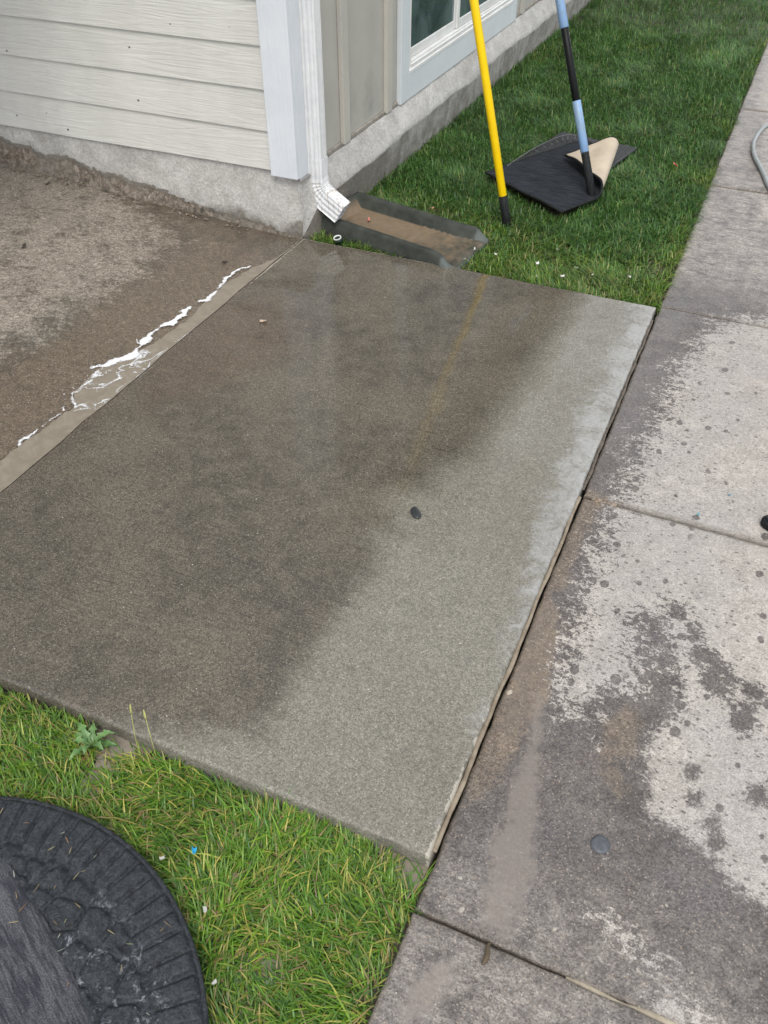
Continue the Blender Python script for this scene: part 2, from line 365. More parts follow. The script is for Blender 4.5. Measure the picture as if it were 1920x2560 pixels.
def leaf_mat():
    m = Mat('grass_blades', rough=.42); c = m.attr('col', True); n = m.noise(40, 2)
    c = m.mix(m.map(n, .3, .7, 0, .25), c, (.03, .06, .012)); m.set('Base Color', c)
    t = m.nt.nodes.new('ShaderNodeBsdfTranslucent'); m.put(t.inputs[0], c)
    mx = m.nt.nodes.new('ShaderNodeMixShader'); mx.inputs[0].default_value = .32
    m.nt.links.new(m.b.outputs[0], mx.inputs[1]); m.nt.links.new(t.outputs[0], mx.inputs[2]); m.nt.links.new(mx.outputs[0], m.out.inputs[0])
    return m.m
def simple(name, col, rough=.5, spec=.5, n=0.0, ns=60, col2=None, bump=0.0):
    m = Mat(name, col, rough, spec); q = m.noise(ns, 5, .6)
    m.set('Base Color', m.mix(m.map(q, .3, .7), col, col2 or tuple(v * .75 for v in col)))
    if bump: m.set('Normal', m.bump(q, bump, .004))
    return m.m

PAD, SWM, PATM, SOIL, POOL, GRASS = concrete_pad_mat(), sidewalk_mat(), patio_mat(), soil_mat(), mudpool_mat(), leaf_mat()
FND = foundation_mat()
SIDING = paint_mat('siding_paint', (.54, .53, .495), (.60, .59, .55), axis='x', dirt=.3, gs=.62)
TRIM = paint_mat('corner_trim_paint', (.60, .63, .665), (.66, .685, .715), axis='z', dirt=.25, gs=.8)
PANEL = paint_mat('panel_paint', (.40, .385, .35), (.44, .425, .385), grain='flat', axis='z', dirt=.65)
BATTEN = paint_mat('batten_paint', (.43, .415, .38), (.50, .47, .41), grain='flat', axis='z', dirt=.75)
WTRIM = paint_mat('window_trim_paint', (.60, .64, .66), (.66, .69, .70), grain='flat', axis='y', dirt=.2)
VINYL = simple('white_vinyl', (.78, .78, .77), .35, ns=12, col2=(.70, .69, .66))
PLATE = simple('weathered_sill_plate', (.34, .31, .27), .8, ns=30, col2=(.22, .20, .17), bump=.4)

# ================================================================== the setting
# far ground sheet
bmg = bmesh.new(); S = 400
for p in ((-S, -S), (S, -S), (S, S), (-S, S)): bmg.verts.new((p[0], p[1], -.115))
bmg.faces.new(bmg.verts[:]); meg = bpy.data.meshes.new('ground'); bmg.to_mesh(meg); bmg.free()
gm = Mat('distant_turf', rough=.9); gm.set('Base Color', gm.mix(gm.map(gm.noise(3, 6), .35, .65), (.035, .055, .015), (.07, .085, .03)))
tag(link('ground', meg, gm.m), 'flat earth and turf stretching away under everything', 'ground', kind='structure')

SLAB_WET_REFL = [(1.186, -.081), (1.166, -.67), (1.152, -1.13), (1.09, -1.208), (1.094, -1.314), (1.015, -1.36), (1.004, -1.407), (1.033, -1.436), (1.086, -1.503), (1.025, -1.539), (1.09, -1.613), (1.082, -1.723), (1.069, -1.827), (1.067, -1.921), (1.061, -2.024), (1.074, -2.113), (1.06, -2.20), (.95, -2.26), (.8, -2.34), (.5, -2.45), (-.2, -2.5), (-.2, .2), (1.2, .2)]  # straight upper edge paints the reflected eave line; the rest is the wet outline
SLAB_MUD = [(.155, -.495), (.317, -.65), (.377, -.83), (.348, -.97), (.254, -1.188), (.109, -1.308), (-.05, -1.058), (-.05, -.61)]
padA = {
    'wet_refl': lambda x, y: np.clip(sdf(x, y, SLAB_WET_REFL), -.4, .4) - .05 * sst(-1.9, -2.28, y) * sst(1.1, .6, x),
    'mud': lambda x, y: np.maximum(sst(-.12, .12, sdf(x, y, SLAB_MUD)), .75 * sst(.10, .0, x + .05 * fbm(x * 9, y * 5, 2)) * sst(-.1, -.4, y)),
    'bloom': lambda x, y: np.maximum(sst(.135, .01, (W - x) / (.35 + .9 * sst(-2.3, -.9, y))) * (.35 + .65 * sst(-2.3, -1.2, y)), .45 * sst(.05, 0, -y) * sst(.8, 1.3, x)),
    'film': lambda x, y: sst(-1.85, -.75, y) * (.35 + .65 * sst(1.32, 1.16, x)) * .95 + .25,
    'lip': lambda x, y: np.maximum(sst(.016, .004, -y) * sst(.95, .5, x), np.maximum.reduce([sst(.012, .003, W - x) * sst(-1.75, -2.05, y) * .62, sst(.020, .005, x) * sst(-.9, -.1, y), sst(.010, .004, x) * sst(.08, .02, np.abs(y + 1.12))])) * (.55 + fbm(x * 14, y * 14, 4)),
}
pad = slabgrid('concrete_pad', 0, W, -L, 0, .010, lambda x, y: (fbm(x * 3, y * 3, 1) - .5) * .004, PAD, r=.011, depth=-.14, attrs=padA, wob=.003)
tag(pad, 'wet grey broom finished concrete pad in the middle, its right side lighter from drying and painted sky reflection', 'concrete pad', kind='structure')

# covered patio, rising gently away from the joint
def patz(x, y): return -.006 + .066 * np.maximum(0, -x - .13) ** 1.02 + (fbm(x * 5, y * 5, 21) - .5) * .006 * sst(.1, .3, -x)
PATIO_DRY = [(-3.2, -.45), (-1.9, .2), (-1.04, .113), (-.60, -.05), (-.33, -.25), (-.30, -.5), (-.32, -.745), (-.36, -1.06), (-.42, -1.30), (-.6, -1.45), (-1.6, -1.6), (-3.2, -1.4)]
patA = {
    'dry': lambda x, y: np.clip(sdf(x, y, PATIO_DRY), -.4, .22),
    'mud': lambda x, y: sst(.34, .12, np.abs(-x - .16)) * sst(-.1, -.3, y),
    'film': lambda x, y: sst(.20, .05, -x) * .8,
    'far': lambda x, y: sst(.6, 1.8, -x) * 1.0,
}
pat = slabgrid('patio', -3.3, -.002, -3.2, .06, .014, patz, PATM, r=.004, depth=-.14, attrs=patA, edges='X')
tag(pat, 'brown silt stained covered patio floor left of the pad', 'patio', kind='structure')

# sidewalk: a bed with one panel per slab
bed = box('sidewalk', SWX + .004, 2.72, -5.0, 9.9, -.20, -.062, SOIL)
tag(bed, 'concrete sidewalk on the right, dark where wet and pale where dry', 'sidewalk', kind='structure')
DRY = [(2.9, .35), (1.93, .20), (1.69, .03), (1.64, -.237), (1.604, -.397), (1.618, -.569), (1.593, -.744), (1.577, -.877), (1.581, -1.061), (1.561, -1.177), (1.555, -1.261), (1.561, -1.429), (1.572, -1.528), (1.573, -1.686), (1.586, -1.797), (1.621, -1.888), (1.672, -1.866), (1.685, -1.767), (1.744, -1.755), (1.772, -1.715), (1.747, -1.61), (1.72, -1.53), (1.769, -1.491), (1.836, -1.687), (1.838, -1.767), (1.787, -1.866), (1.819, -1.982), (1.823, -2.046), (1.903, -2.043), (1.989, -2.104), (2.034, -2.136), (2.9, -2.136)]
DRYS = [[(1.775, -2.268), (1.823, -2.256), (1.877, -2.28), (1.903, -2.286), (1.935, -2.289), (1.894, -2.323), (1.841, -2.305)],
        [(1.895, -2.371), (1.929, -2.348), (1.976, -2.351), (2.022, -2.355), (1.946, -2.402)],
        [(1.685, -1.825), (1.715, -1.82), (1.712, -1.85), (1.69, -1.855)], [(1.69, -1.90), (1.72, -1.905), (1.71, -1.925)],
        [(2.9, .75), (1.95, .75), (1.72, 1.1), (1.70, 1.6), (1.62, 2.55), (1.55, 2.7), (1.52, 5), (1.6, 10), (2.9, 10)]]
WETS = [(1.876, -1.585, .026), (1.912, -1.60, .022), (1.905, -1.645, .022), (1.925, -1.665, .018), (1.938, -1.628, .015), (1.985, -1.729, .024), (1.99, -1.70, .016), (1.995, -1.644, .018), (1.967, -2.035, .012), (1.916, -1.956, .012), (1.80, -1.47, .02), (1.85, -1.52, .014), (1.955, -2.0, .012), (1.90, -1.9, .010), (2.03, -1.9, .016)]
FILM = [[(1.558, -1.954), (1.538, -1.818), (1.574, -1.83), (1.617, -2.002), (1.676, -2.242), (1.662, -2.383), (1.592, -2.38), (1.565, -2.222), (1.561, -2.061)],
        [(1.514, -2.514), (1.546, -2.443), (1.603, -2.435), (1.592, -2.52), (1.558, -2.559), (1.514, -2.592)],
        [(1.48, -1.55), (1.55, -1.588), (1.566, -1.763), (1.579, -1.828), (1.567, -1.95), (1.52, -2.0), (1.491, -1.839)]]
MUD = [[(1.47, -1.50), (1.547, -1.588), (1.566, -1.763), (1.579, -1.828), (1.567, -1.95), (1.547, -2.079), (1.503, -2.154), (1.47, -2.045)],
       [(1.695, -1.856), (1.744, -1.785), (1.796, -1.812), (1.787, -1.915), (1.754, -1.941), (1.813, -1.996), (1.774, -2.035), (1.719, -1.957)],
       [(1.47, -1.10), (1.55, -1.12), (1.53, -1.3), (1.53, -1.5), (1.47, -1.6)]]
def f_dry(x, y):
    d = sdf(x, y, DRY)
    for p in DRYS: d = np.maximum(d, sdf(x, y, p) * 1.4)
    for (a, b, r) in WETS: d = np.minimum(d, (np.hypot(x - a, (y - b) * .8) - r) * 2.2)
    return np.clip(d, -.35, .45)
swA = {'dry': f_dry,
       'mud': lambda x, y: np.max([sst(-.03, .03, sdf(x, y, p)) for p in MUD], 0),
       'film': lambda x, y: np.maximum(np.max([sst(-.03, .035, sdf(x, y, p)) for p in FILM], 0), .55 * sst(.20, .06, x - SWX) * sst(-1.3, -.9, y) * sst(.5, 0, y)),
       'silt_or_refl': lambda x, y: np.max([sst(-.03, .045, sdf(x, y, p)) for p in FILM[:2]], 0),  # mask of the painted sky reflection over silty water
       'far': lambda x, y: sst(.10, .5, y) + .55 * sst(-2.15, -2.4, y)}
JY = [-4.83, -3.61, -2.392, -1.135, .05, 1.345, 2.585, 3.82, 5.05, 6.3, 7.5, 8.7]
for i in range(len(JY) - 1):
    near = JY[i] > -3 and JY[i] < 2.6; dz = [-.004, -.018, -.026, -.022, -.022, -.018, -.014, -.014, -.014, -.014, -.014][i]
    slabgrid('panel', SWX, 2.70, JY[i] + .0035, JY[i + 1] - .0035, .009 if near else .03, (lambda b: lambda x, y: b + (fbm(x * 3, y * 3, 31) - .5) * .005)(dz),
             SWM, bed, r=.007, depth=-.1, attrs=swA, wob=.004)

# soil of the two lawns
def soil(name, x0, x1, y0, y1, z, st, label, dips=()):
    nx, ny = int((x1 - x0) / st), int((y1 - y0) / st); X, Y = np.meshgrid(np.linspace(x0, x1, nx), np.linspace(y0, y1, ny), indexing='ij')
    Z = z + (fbm(X * 7, Y * 7, 5) - .5) * .02 + (fbm(X * 40, Y * 40, 8) - .5) * .008
    for p, dep in dips: Z -= dep * sst(-.02, .03, sdf(X, Y, p))
    o = raw(name, np.stack([X, Y, Z], -1).reshape(-1, 3), gridf(nx, ny), SOIL, None, True); return tag(o, label, 'soil', kind='structure')
GMUD = [[(.67, -2.29), (.85, -2.285), (.836, -2.34), (.81, -2.345), (.80, -2.436), (.75, -2.436), (.752, -2.365)],
        [(1.40, -2.255), (1.474, -2.281), (1.472, -2.36), (1.43, -2.345), (1.36, -2.30)],
        [(1.231, -2.577), (1.287, -2.544), (1.32, -2.572), (1.294, -2.623), (1.258, -2.607)],
        [(1.12, -2.46), (1.16, -2.45), (1.17, -2.475), (1.13, -2.485)], [(1.38, -2.43), (1.41, -2.42), (1.42, -2.45), (1.39, -2.455)]]
soil('lawn_soil', .0, SWX - .002, .004, 9.0, -.034, .025, 'dark damp soil under the rear lawn beside the house')
soil('lawn_soil', -1.5, SWX - .002, -4.6, -L - .003, -.050, .012, 'wet muddy soil under the near lawn in front of the pad', [(p, .004) for p in GMUD])

def flat_sheet(name, poly, z, mat, wob=.006, n=10):
    pts = []
    for i in range(len(poly)):
        a, b = Vector(poly[i]), Vector(poly[(i + 1) % len(poly)])
        for j in range(n):
            p = a.lerp(b, j / n); pts.append((p.x + (float(vn(p.x * 60, p.y * 60, 2)) - .5) * wob * 2, p.y + (float(vn(p.x * 60, p.y * 60, 5)) - .5) * wob * 2, z))
    bm = bmesh.new(); f = bm.faces.new([bm.verts.new(p) for p in pts]); bm.normal_update()
    if f.normal.z < 0: f.normal_flip()
    bmesh.ops.triangulate(bm, faces=[f]); me = bpy.data.meshes.new(name); bm.to_mesh(me); bm.free(); return link(name, me, mat)
PUDDLE = [(-.004, -.03), (-.012, -.21), (-.056, -.324), (-.082, -.473), (-.075, -.659), (-.062, -.764), (-.075, -.943), (-.096, -1.051), (-.153, -1.164), (-.137, -1.318), (-.085, -1.388), (-.09, -1.447), (-.10, -1.619), (-.105, -1.704), (-.12, -1.808), (-.14, -2.1), (-.004, -2.1), (-.004, -1.0)]
tag(flat_sheet('puddle', PUDDLE, -.0028, POOL), 'long strip of cloudy brown water lying along the joint between patio and pad', 'puddle', kind='structure')
pl = ['muddy pool in the near lawn against the edge of the pad', 'muddy water at the tip of the near lawn by the pad corner', 'small clear pool in the grass right of the scalloped black mat', 'tiny pool in the grass beside the blue scrap', 'tiny pool in the grass along the sidewalk edge']
for p, t in zip(GMUD, pl): tag(flat_sheet('puddle', p, -.0445, POOL, .004), t, 'puddle', kind='structure')

# ================================================================== the house
house = tag(empty('house', (-.6, 1.2, 0)), 'white house corner with lap siding on one side and a window on the other', 'house')
HI = Matrix.Translation((.6, -1.2, 0))
def H(o): o.matrix_parent_inverse = HI; return o
# foundation, patio side: painted face over a crumbling base
xs = np.linspace(-3.3, .0035, 277); zs = np.linspace(-.05, .29, 33); X, Z = np.meshgrid(xs, zs, indexing='ij')
base = patz(X, 0 * X); line = base + .012 + .075 * sst(.15, 1.3, -X) + (fbm(X * 6, 0 * X, 3) - .5) * .06 + (fbm(X * 40, 0 * X, 4) - .5) * .018
ex = sst(.006, -.006, Z - line); crack = np.exp(-((Z - line - .004) / .005) ** 2) * sst(.35, .6, -X) * (fbm(X * 8, Z * 8, 2) > .42)
Yf = -.002 + .012 * sst(0, .25, Z) + (fbm(X * 6, Z * 6, 9) - .5) * .012 - ex * (-.004 + .022 * sst(0, .09, line - Z)) + ex * (fbm(X * 38, Z * 38, 12) - .5) * .020
Xf = X
H(raw('foundation', np.stack([Xf, Yf, Z], -1).reshape(-1, 3), gridf(277, 33), FND, house, True,
      {'expo': ex.ravel(), 'damp_and_shade': (1.2 * crack + .95 * sst(.10, 0, Z - line) * (fbm(X * 3, Z * 3, 6)) + .9 * sst(-.12, .02, X) * sst(.13, .0, Z)).ravel()}))
# foundation, lawn side: sloped ledge above a vertical face coloured dark for damp, dirt and shade
ys = np.concatenate([np.linspace(.003, .3, 40), np.linspace(.31, 9, 300)]); Vf, ex2, damp_shade = [], [], []
prof = [(0, 1), (.12, 1), (.3, 1), (.5, 1), (.7, 1), (.85, 1), (1, 1), (1, .9), (1, .75), (1, .5), (1, .25), (1, 0), (1, -.3)]
for y in ys:
    k = float(sst(-.004, .11, y)); ez = (.135 + .03 * (float(fbm(y * 3, 0, 4)) - .5) * 2) * k + .004; exx = .054 * k + k * (float(fbm(y * 5, 3, 6)) - .5) * .012
    for q, (a, b) in enumerate(prof):
        if b == 1: x, z = .0 + a * exx, .247 + (ez - .247) * a ** 1.15
        else: x, z = exx - .014 * (1 - b) * k, ez * b - (.05 if b < 0 else 0)
        nz = (float(fbm(y * 14, q * .9, 7)) - .5) * .010
        Vf.append((x + nz, y, z + (nz if 0 < a < 1 else 0))); ex2.append(0.12 if b == 1 else .25); damp_shade.append(float(.10 + .15 * a) if b == 1 else .55 + .35 * float(sst(1.2, .1, y)))
H(raw('foundation', Vf, gridf(len(ys), len(prof)), FND, house, True, {'expo': ex2, 'damp_and_shade': damp_shade}))
# rubble at the foot of the patio wall
def stone_mesh(bm, c, r, sd):
    rr = random.Random(sd); b = bmesh.ops.create_icosphere(bm, subdivisions=1, radius=1.0)['verts']
    s = (r * rr.uniform(.7, 1.3), r * rr.uniform(.6, 1.1), r * rr.uniform(.45, .8)); a = rr.uniform(0, 6.28)
    for v in b:
        p = v.co * (1 + rr.uniform(-.22, .22)); x, y, z = p.x * s[0], p.y * s[1], p.z * s[2]
        v.co = Vector((c[0] + x * math.cos(a) - y * math.sin(a), c[1] + x * math.sin(a) + y * math.cos(a), c[2] + z))
bm = bmesh.new()
for i in range(210):
    x = -random.random() ** .8 * 2.6 - .02; z = float(patz(np.array(x), np.array(0.))); q = random.random()
    stone_mesh(bm, (x, -.014 - q * .05 * min(1, .4 - x), z + .004 + (1 - q) * .045 * min(1, .3 - x)), random.uniform(.003, .010), i)
me = bpy.data.meshes.new('rubble'); bm.to_mesh(me); bm.free()
rub = Mat('rubble_stone', rough=.85); rub.set('Base Color', rub.mix(rub.noise(50, 3), rub.mix(rub.voro(40, out='Color'), (.16, .11, .08), (.34, .30, .26)), (.14, .11, .085)))
rub_o = H(link('rubble', me, rub.m, house)); rub_o['kind'] = 'stuff'
# lap siding boards, lapped one over the other
z = .262; i = 0
while z < 2.5:
    ht = .152
    bm = bmesh.new(); x0, x1 = -3.4, -.118; th = .011
    segs = 14
    ring = []
    for s_ in range(segs + 1):
        x = x0 + (x1 - x0) * s_ / segs; dz = (float(vn(x * 2, i * 3.1, 5)) - .5) * .003
        ring.append([bm.verts.new(p) for p in ((x, -.002, z + dz), (x, .0075, z + ht + .02 + dz), (x, .0195, z + ht + .02 + dz), (x, .010, z + dz))])
    for a, b in zip(ring, ring[1:]):
        for q in range(4): bm.faces.new((a[q], a[(q + 1) % 4], b[(q + 1) % 4], b[q]))
    bm.faces.new(ring[0]); bm.faces.new(ring[-1][::-1]); bmesh.ops.recalc_face_normals(bm, faces=bm.faces[:])
    me = bpy.data.meshes.new('siding_board'); bm.to_mesh(me); bm.free(); H(link('siding_board', me, SIDING, house)); z += ht - .0005; i += 1
H(box('sheathing', -3.4, -.03, .03, .06, .25, 2.6, PLATE, house))
# corner boards
H(box('corner_board', -.118, .004, -.018, .004, .247, 2.535, TRIM, house, .003))
H(box('corner_board', -.015, .0045, .0045, .075, .243, 2.535, TRIM, house, .003))
fl_ = H(box('flashing', -.012, .012, .003, .080, .232, .2425, simple('dull_flashing', (.30, .29, .28), .5), house, .002))
# panel siding and battens on the lawn side
for a in ((.05, .445, .262, 2.56), (.4455, .905, .262, 2.56), (.9055, 1.128, .262, 2.56), (1.1285, 2.80, .262, .355), (1.1285, 2.80, 1.755, 2.56), (2.8005, 3.08, .262, 2.56), (3.0805, 9.0, .262, 2.56)):
    H(box('wall_panel', -.035, -.015, *a, PANEL, house, .002))
H(box('sill_plate', -.065, -.006, .02, 9.0, .235, .2615, PLATE, house, .003))
for y in (.415, .875, 3.05, 3.5, 3.95, 4.4, 4.85, 5.3, 5.75, 6.2):
    H(box('batten', -.0145, .006, y, y + .062, .25, 2.53, BATTEN, house, .003))
# window with its trim
win = H(box('window', -.05, .012, 1.115, 2.80, .355, 1.75, VINYL, house, .003))
win.data.materials.clear(); win.data.materials.append(VINYL)
bm = bmesh.new()      # the frame itself: four members and stepped tracks
for a in ((-.045, 0.0030, 1.132, 1.165, .362, 1.75), (-.045, 0.0030, 2.765, 2.798, .362, 1.75), (-.045, 0.0030, 1.165, 2.765, 1.71, 1.75),
          (-.045, 0.0130, 1.132, 2.798, .362, .378), (-.045, 0.0050, 1.165, 2.765, .3785, .392), (-.045, 0.0085, 1.165, 2.765, .3925, .398), (-.045, -0.0030, 1.165, 2.765, .3985, .408)): boxv(bm, *a)
bmesh.ops.bevel(bm, geom=bm.edges[:], offset=.002, segments=1, affect='EDGES'); win.data.clear_geometry(); bm.to_mesh(win.data); bm.free()
gl = Mat('window_glass', (.045, .07, .075), .03, .6); gl.set('Base Color', gl.mix(gl.map(gl.noise(3.5, 3, .5, 1), .4, .62), (.035, .055, .06), (.10, .14, .145)))
for (y0, y1, xo) in ((1.168, 1.86, -.020), (1.845, 2.762, -.008)):
    bm = bmesh.new()
    for a in ((xo - .012, xo, y0, y0 + .034, .409, 1.708), (xo - .012, xo, y1 - .034, y1, .409, 1.708), (xo - .012, xo, y0 + .034, y1 - .034, .409, .452), (xo - .012, xo, y0 + .034, y1 - .034, 1.67, 1.708)): boxv(bm, *a)
    bmesh.ops.bevel(bm, geom=bm.edges[:], offset=.003, segments=2, affect='EDGES'); me = bpy.data.meshes.new('sash'); bm.to_mesh(me); bm.free()
    H(link('sash', me, VINYL, win)).matrix_parent_inverse = Matrix.Identity(4)
    box('pane', xo - .009, xo - .005, y0 + .03, y1 - .03, .448, 1.674, gl.m, win)
for a in ((1.03, 1.13, .247, 1.85), (2.80, 2.90, .247, 1.85)): H(box('window_trim', -.0145, .011, a[0], a[1], a[2], a[3], WTRIM, house, .003))
H(box('window_trim', -.0145, .0105, 1.1305, 2.7995, .247, .3615, WTRIM, house, .003)); H(box('window_trim', -.0145, .0105, 1.1305, 2.7995, 1.7505, 1.85, WTRIM, house, .003))
# eaves, roof and porch roof overhead
SOF = simple('soffit_paint', (.52, .50, .45), .7, ns=8); ROOFM = simple('roof_shingle', (.10, .095, .09), .9, ns=25, bump=.6)
H(box('soffit', -3.4, .292, -.30, 9.2, 2.54, 2.56, SOF, house)); H(box('fascia', .2925, .315, -.30, 9.2, 2.53, 2.70, TRIM, house, .003))
H(raw('roof', [(.36, -.4, 2.70), (.36, 9.3, 2.70), (-3.4, 9.3, 4.3), (-3.4, -.4, 4.3), (.36, -.4, 2.73), (.36, 9.3, 2.73), (-3.4, 9.3, 4.33), (-3.4, -.4, 4.33)],
      [(0, 1, 2, 3), (7, 6, 5, 4), (0, 4, 5, 1), (3, 2, 6, 7), (0, 3, 7, 4), (1, 5, 6, 2)], ROOFM, house))
H(box('porch_ceiling', -4.2, -.74, -2.75, -.301, 2.46, 2.50, SOF, house)); H(box('porch_beam', -.86, -.72, -2.75, -.3015, 2.32, 2.4595, TRIM, house, .004))
H(box('porch_post', -.85, -.73, -2.74, -2.62, 0.04, 2.319, TRIM, house, .004))

# ================================================================== downspout and splash block
AL = Mat('downspout_paint', rough=.38); a1 = AL.noise(24, 5, .65); a2 = AL.noise(1, 4, .6, .5, AL.sc(AL.P, (90, 90, 9)))
ac = AL.mix(AL.map(a1, .3, .7), (.60, .61, .62), (.69, .69, .69)); lowz = AL.map(AL.sep(AL.P)[2], .30, .16)
ac = AL.mix(AL.mul(AL.map(a2, .52, .68), AL.map(lowz, 0, 1, .15, .8)), ac, (.30, .25, .19)); AL.set('Base Color', ac)
AL.set('Normal', AL.bump(a2, .15, .003))
ds = tag(empty('downspout', (.04, .11, .26)), 'white corrugated metal downspout with crimped elbow at the house corner', 'downspout')
DI = Matrix.Translation((-.04, -.11, -.26))
def dprof(w, d, rib):
    """rectangular corrugated section, x half width w, y half depth d"""
    out = []
    for (ax, ay, bx, by, nx, ny) in ((-w, -d, w, -d, 0, -1), (w, -d, w, d, 1, 0), (w, d, -w, d, 0, 1), (-w, d, -w, -d, -1, 0)):
        n = 18
        for i in range(n):
            t = i / n; x, y = ax + (bx - ax) * t, ay + (by - ay) * t
            o = rib * (.5 - .5 * math.cos(t * 2 * math.pi * 4)) * (1 if .04 < t < .96 else 0) - (.004 if i == 0 else 0)
            out.append((x - nx * o + (-(math.copysign(.003, x)) if i == 0 else 0), y - ny * o + (-(math.copysign(.003, y)) if i == 0 else 0)))
    return out
def sweep(name, path, w, d, rib, crimp=None, caps=False):
    V, F = [], []; n = 72
    for i, (c, ang, s) in enumerate(path):       # ang: tilt of the section towards +x
        p = dprof(w * s, d * s, rib)
        for (x, y) in p:
            V.append((c[0] + x * math.cos(ang), c[1] + y, c[2] + x * math.sin(ang)))
    for i in range(len(path) - 1):
        for k in range(n): F.append((i * n + k, i * n + (k + 1) % n, (i + 1) * n + (k + 1) % n, (i + 1) * n + k))
    o = raw(name, V, F, AL.m, ds, False); o.matrix_parent_inverse = DI
    md = o.modifiers.new('wall', 'SOLIDIFY'); md.thickness = .0016; md.offset = -1; return o
cx0, cy0 = .020, .108
sweep('pipe', [((cx0, cy0, z_), 0, 1) for z_ in (2.5, 1.5, .9, .6, .40, .29)], .040, .030, .0035)
path = [((cx0, cy0, .300), 0, 1.06), ((cx0, cy0, .26), 0, 1.05), ((cx0, cy0, .225), 0, 1.03)]
R_, th1 = .078, rad(58)
for i in range(1, 15):
    t = th1 * i / 14; s_ = 1.04 + (.05 if i % 3 == 1 else -.035)
    path.append(((cx0 + R_ * (1 - math.cos(t)), cy0 - .004 * i / 14, .213 - R_ * math.sin(t)), t, s_))
ex_, ez_ = path[-1][0][0], path[-1][0][2]
for dd in (.012, .06, .100): path.append(((ex_ + math.sin(th1) * dd, cy0 - .008, ez_ - math.cos(th1) * dd), th1, 1.06))
sweep('elbow', path, .040, .031, .0030)
stp = box('strap', cx0 - .044, cx0 + .044, cy0 - .034, cy0 - .0315, 1.6, 1.63, AL.m, ds); stp.matrix_parent_inverse = DI

SB = Mat('splash_block_plastic', rough=.5); s1, s2 = SB.noise(14, 6, .65), SB.attr('floor')
sc_ = SB.mix(SB.map(s1, .3, .7), (.026, .030, .025), (.058, .062, .052)); tip = SB.map(SB.add(SB.attr('tip'), SB.mul(SB.add(s1, -.5), .5)), .5, .9)
sc_ = SB.mix(SB.mul(tip, .35), sc_, (.20, .225, .22))
mudf = SB.mul(SB.map(s2, .3, .9), SB.map(SB.add(SB.attr('mud'), SB.mul(SB.add(SB.noise(20, 6, .7), -.5), 1.0)), .2, .8)); sc_ = SB.mix(SB.mul(mudf, .92), sc_, SB.mix(SB.noise(45, 5), (.13, .095, .06), (.235, .175, .115)))
SB.set('Base Color', sc_); SB.set('Roughness', SB.map(s2, 0, 1, .8, .45)); SB.b.inputs['Specular IOR Level'].default_value = .25; SB.set('Normal', SB.bump(SB.noise(70, 4), .25, .004))
nu, sec = 48, []
Ls, Wd = .655, .30
hw = Wd / 2
for u in np.linspace(0, 1, nu):
    fl2 = 1 + .12 * sst(.8, 1, u); h = .072 - .014 * u; h *= float(1 - .75 * sst(.90, 1.0, u)); fz = .016 - .008 * u - .022 * float(sst(.93, 1, u)) * 0
    fz += 0.005 * (1 if (u > .55 and (u * 26) % 1 > .5) else 0)
    p = [(-hw * fl2, -.03, 0), (-hw * fl2 + .004, h - .010, 0), (-hw * fl2 + .010, h - .002, 0), (-hw * fl2 + .018, h, 0), (-hw * fl2 + .032, h - .003, 0), (-hw * fl2 + .041, h - .014, 0), (-hw * fl2 + .046, fz + .006, .3), (-hw * fl2 + .052, fz, 1), (0, fz, 1)]
    p = [q for q in p]; full = p + [(-a, b, c) for a, b, c in p[:-1][::-1]]
    if u < .06:
        k = u / .06; full = [(a, max(b, (h - .002) * (1 - k ** 2) + b * k ** 2) if abs(a) < hw - .02 else b, c * k) for a, b, c in full]
    sec.append(full)
V, fa, ta, ma = [], [], [], []; ns_ = len(sec[0])
bx, by, ang = .055, .247, math.atan2(-.115, .62)
for i, u in enumerate(np.linspace(0, 1, nu)):
    for (a, b, c) in sec[i]:
        lx, ly = u * Ls + (-.045 * (abs(a) / hw) ** 2 if u > .9 else 0) * 0, a
        V.append((bx + lx * math.cos(ang) - ly * math.sin(ang), by + lx * math.sin(ang) + ly * math.cos(ang), b - .028 * u * .2 - (.010 if a < 0 else 0)))
        fa.append(c); ta.append(float(sst(.88, .96, u)) * (1 if b > .02 or c < .5 else 0)); ma.append(float(1.25 - u * .85))
# closing underside strip at the ends
Fs = [tuple(int(q) for q in f) for f in gridf(nu, ns_)] + [tuple(range(ns_)), tuple((nu - 1) * ns_ + k for k in range(ns_))[::-1]]
sb = raw('splash_block', V, Fs, SB.m, None, True, {'floor': fa, 'tip': ta, 'mud': ma})
tag(sb, 'dark green grey splash block trough under the downspout elbow holding silt', 'splash block')

# ================================================================== poles leaning on the house
def pole(name, B, D, Ltot, segs, label, cat):
    D = Vector(D).normalized(); B = Vector(B); r = tag(empty(name, B), label, cat)
    for nm, t0, t1, rd, mat in segs:
        pts = [Vector(D * t0), Vector(D * (t0 + .002)), Vector(D * (t1 - .002)), Vector(D * t1)]
        tube(nm, pts, [rd * .9, rd, rd, rd * .9], mat, r, 24)
    return r
YEL = simple('yellow_fibreglass', (.92, .62, .004), .3, ns=18, col2=(.86, .56, .004)); BLK = simple('black_rubber_grip', (.0065, .007, .0075), .6, .15, ns=120, col2=(.022, .023, .024))
bl = Mat('blue_sleeve', rough=.45); bq = bl.voro(150); bl.set('Base Color', bl.mix(bl.mul(bl.map(bq, .28, .16), bl.map(bl.noise(14, 4), .45, .6)), bl.mix(bl.map(bl.noise(16, 4), .35, .65), (.20, .33, .55), (.20, .29, .39)), (.06, .06, .055)))
pole('pole', (.745, .489, -.012), (-.285, .105, .953), 2.45, [('grip', 0, .125, .0183, BLK), ('shaft', .1251, 2.45, .0172, YEL)], 'yellow pole with a short black end standing in the grass against the house', 'pole')
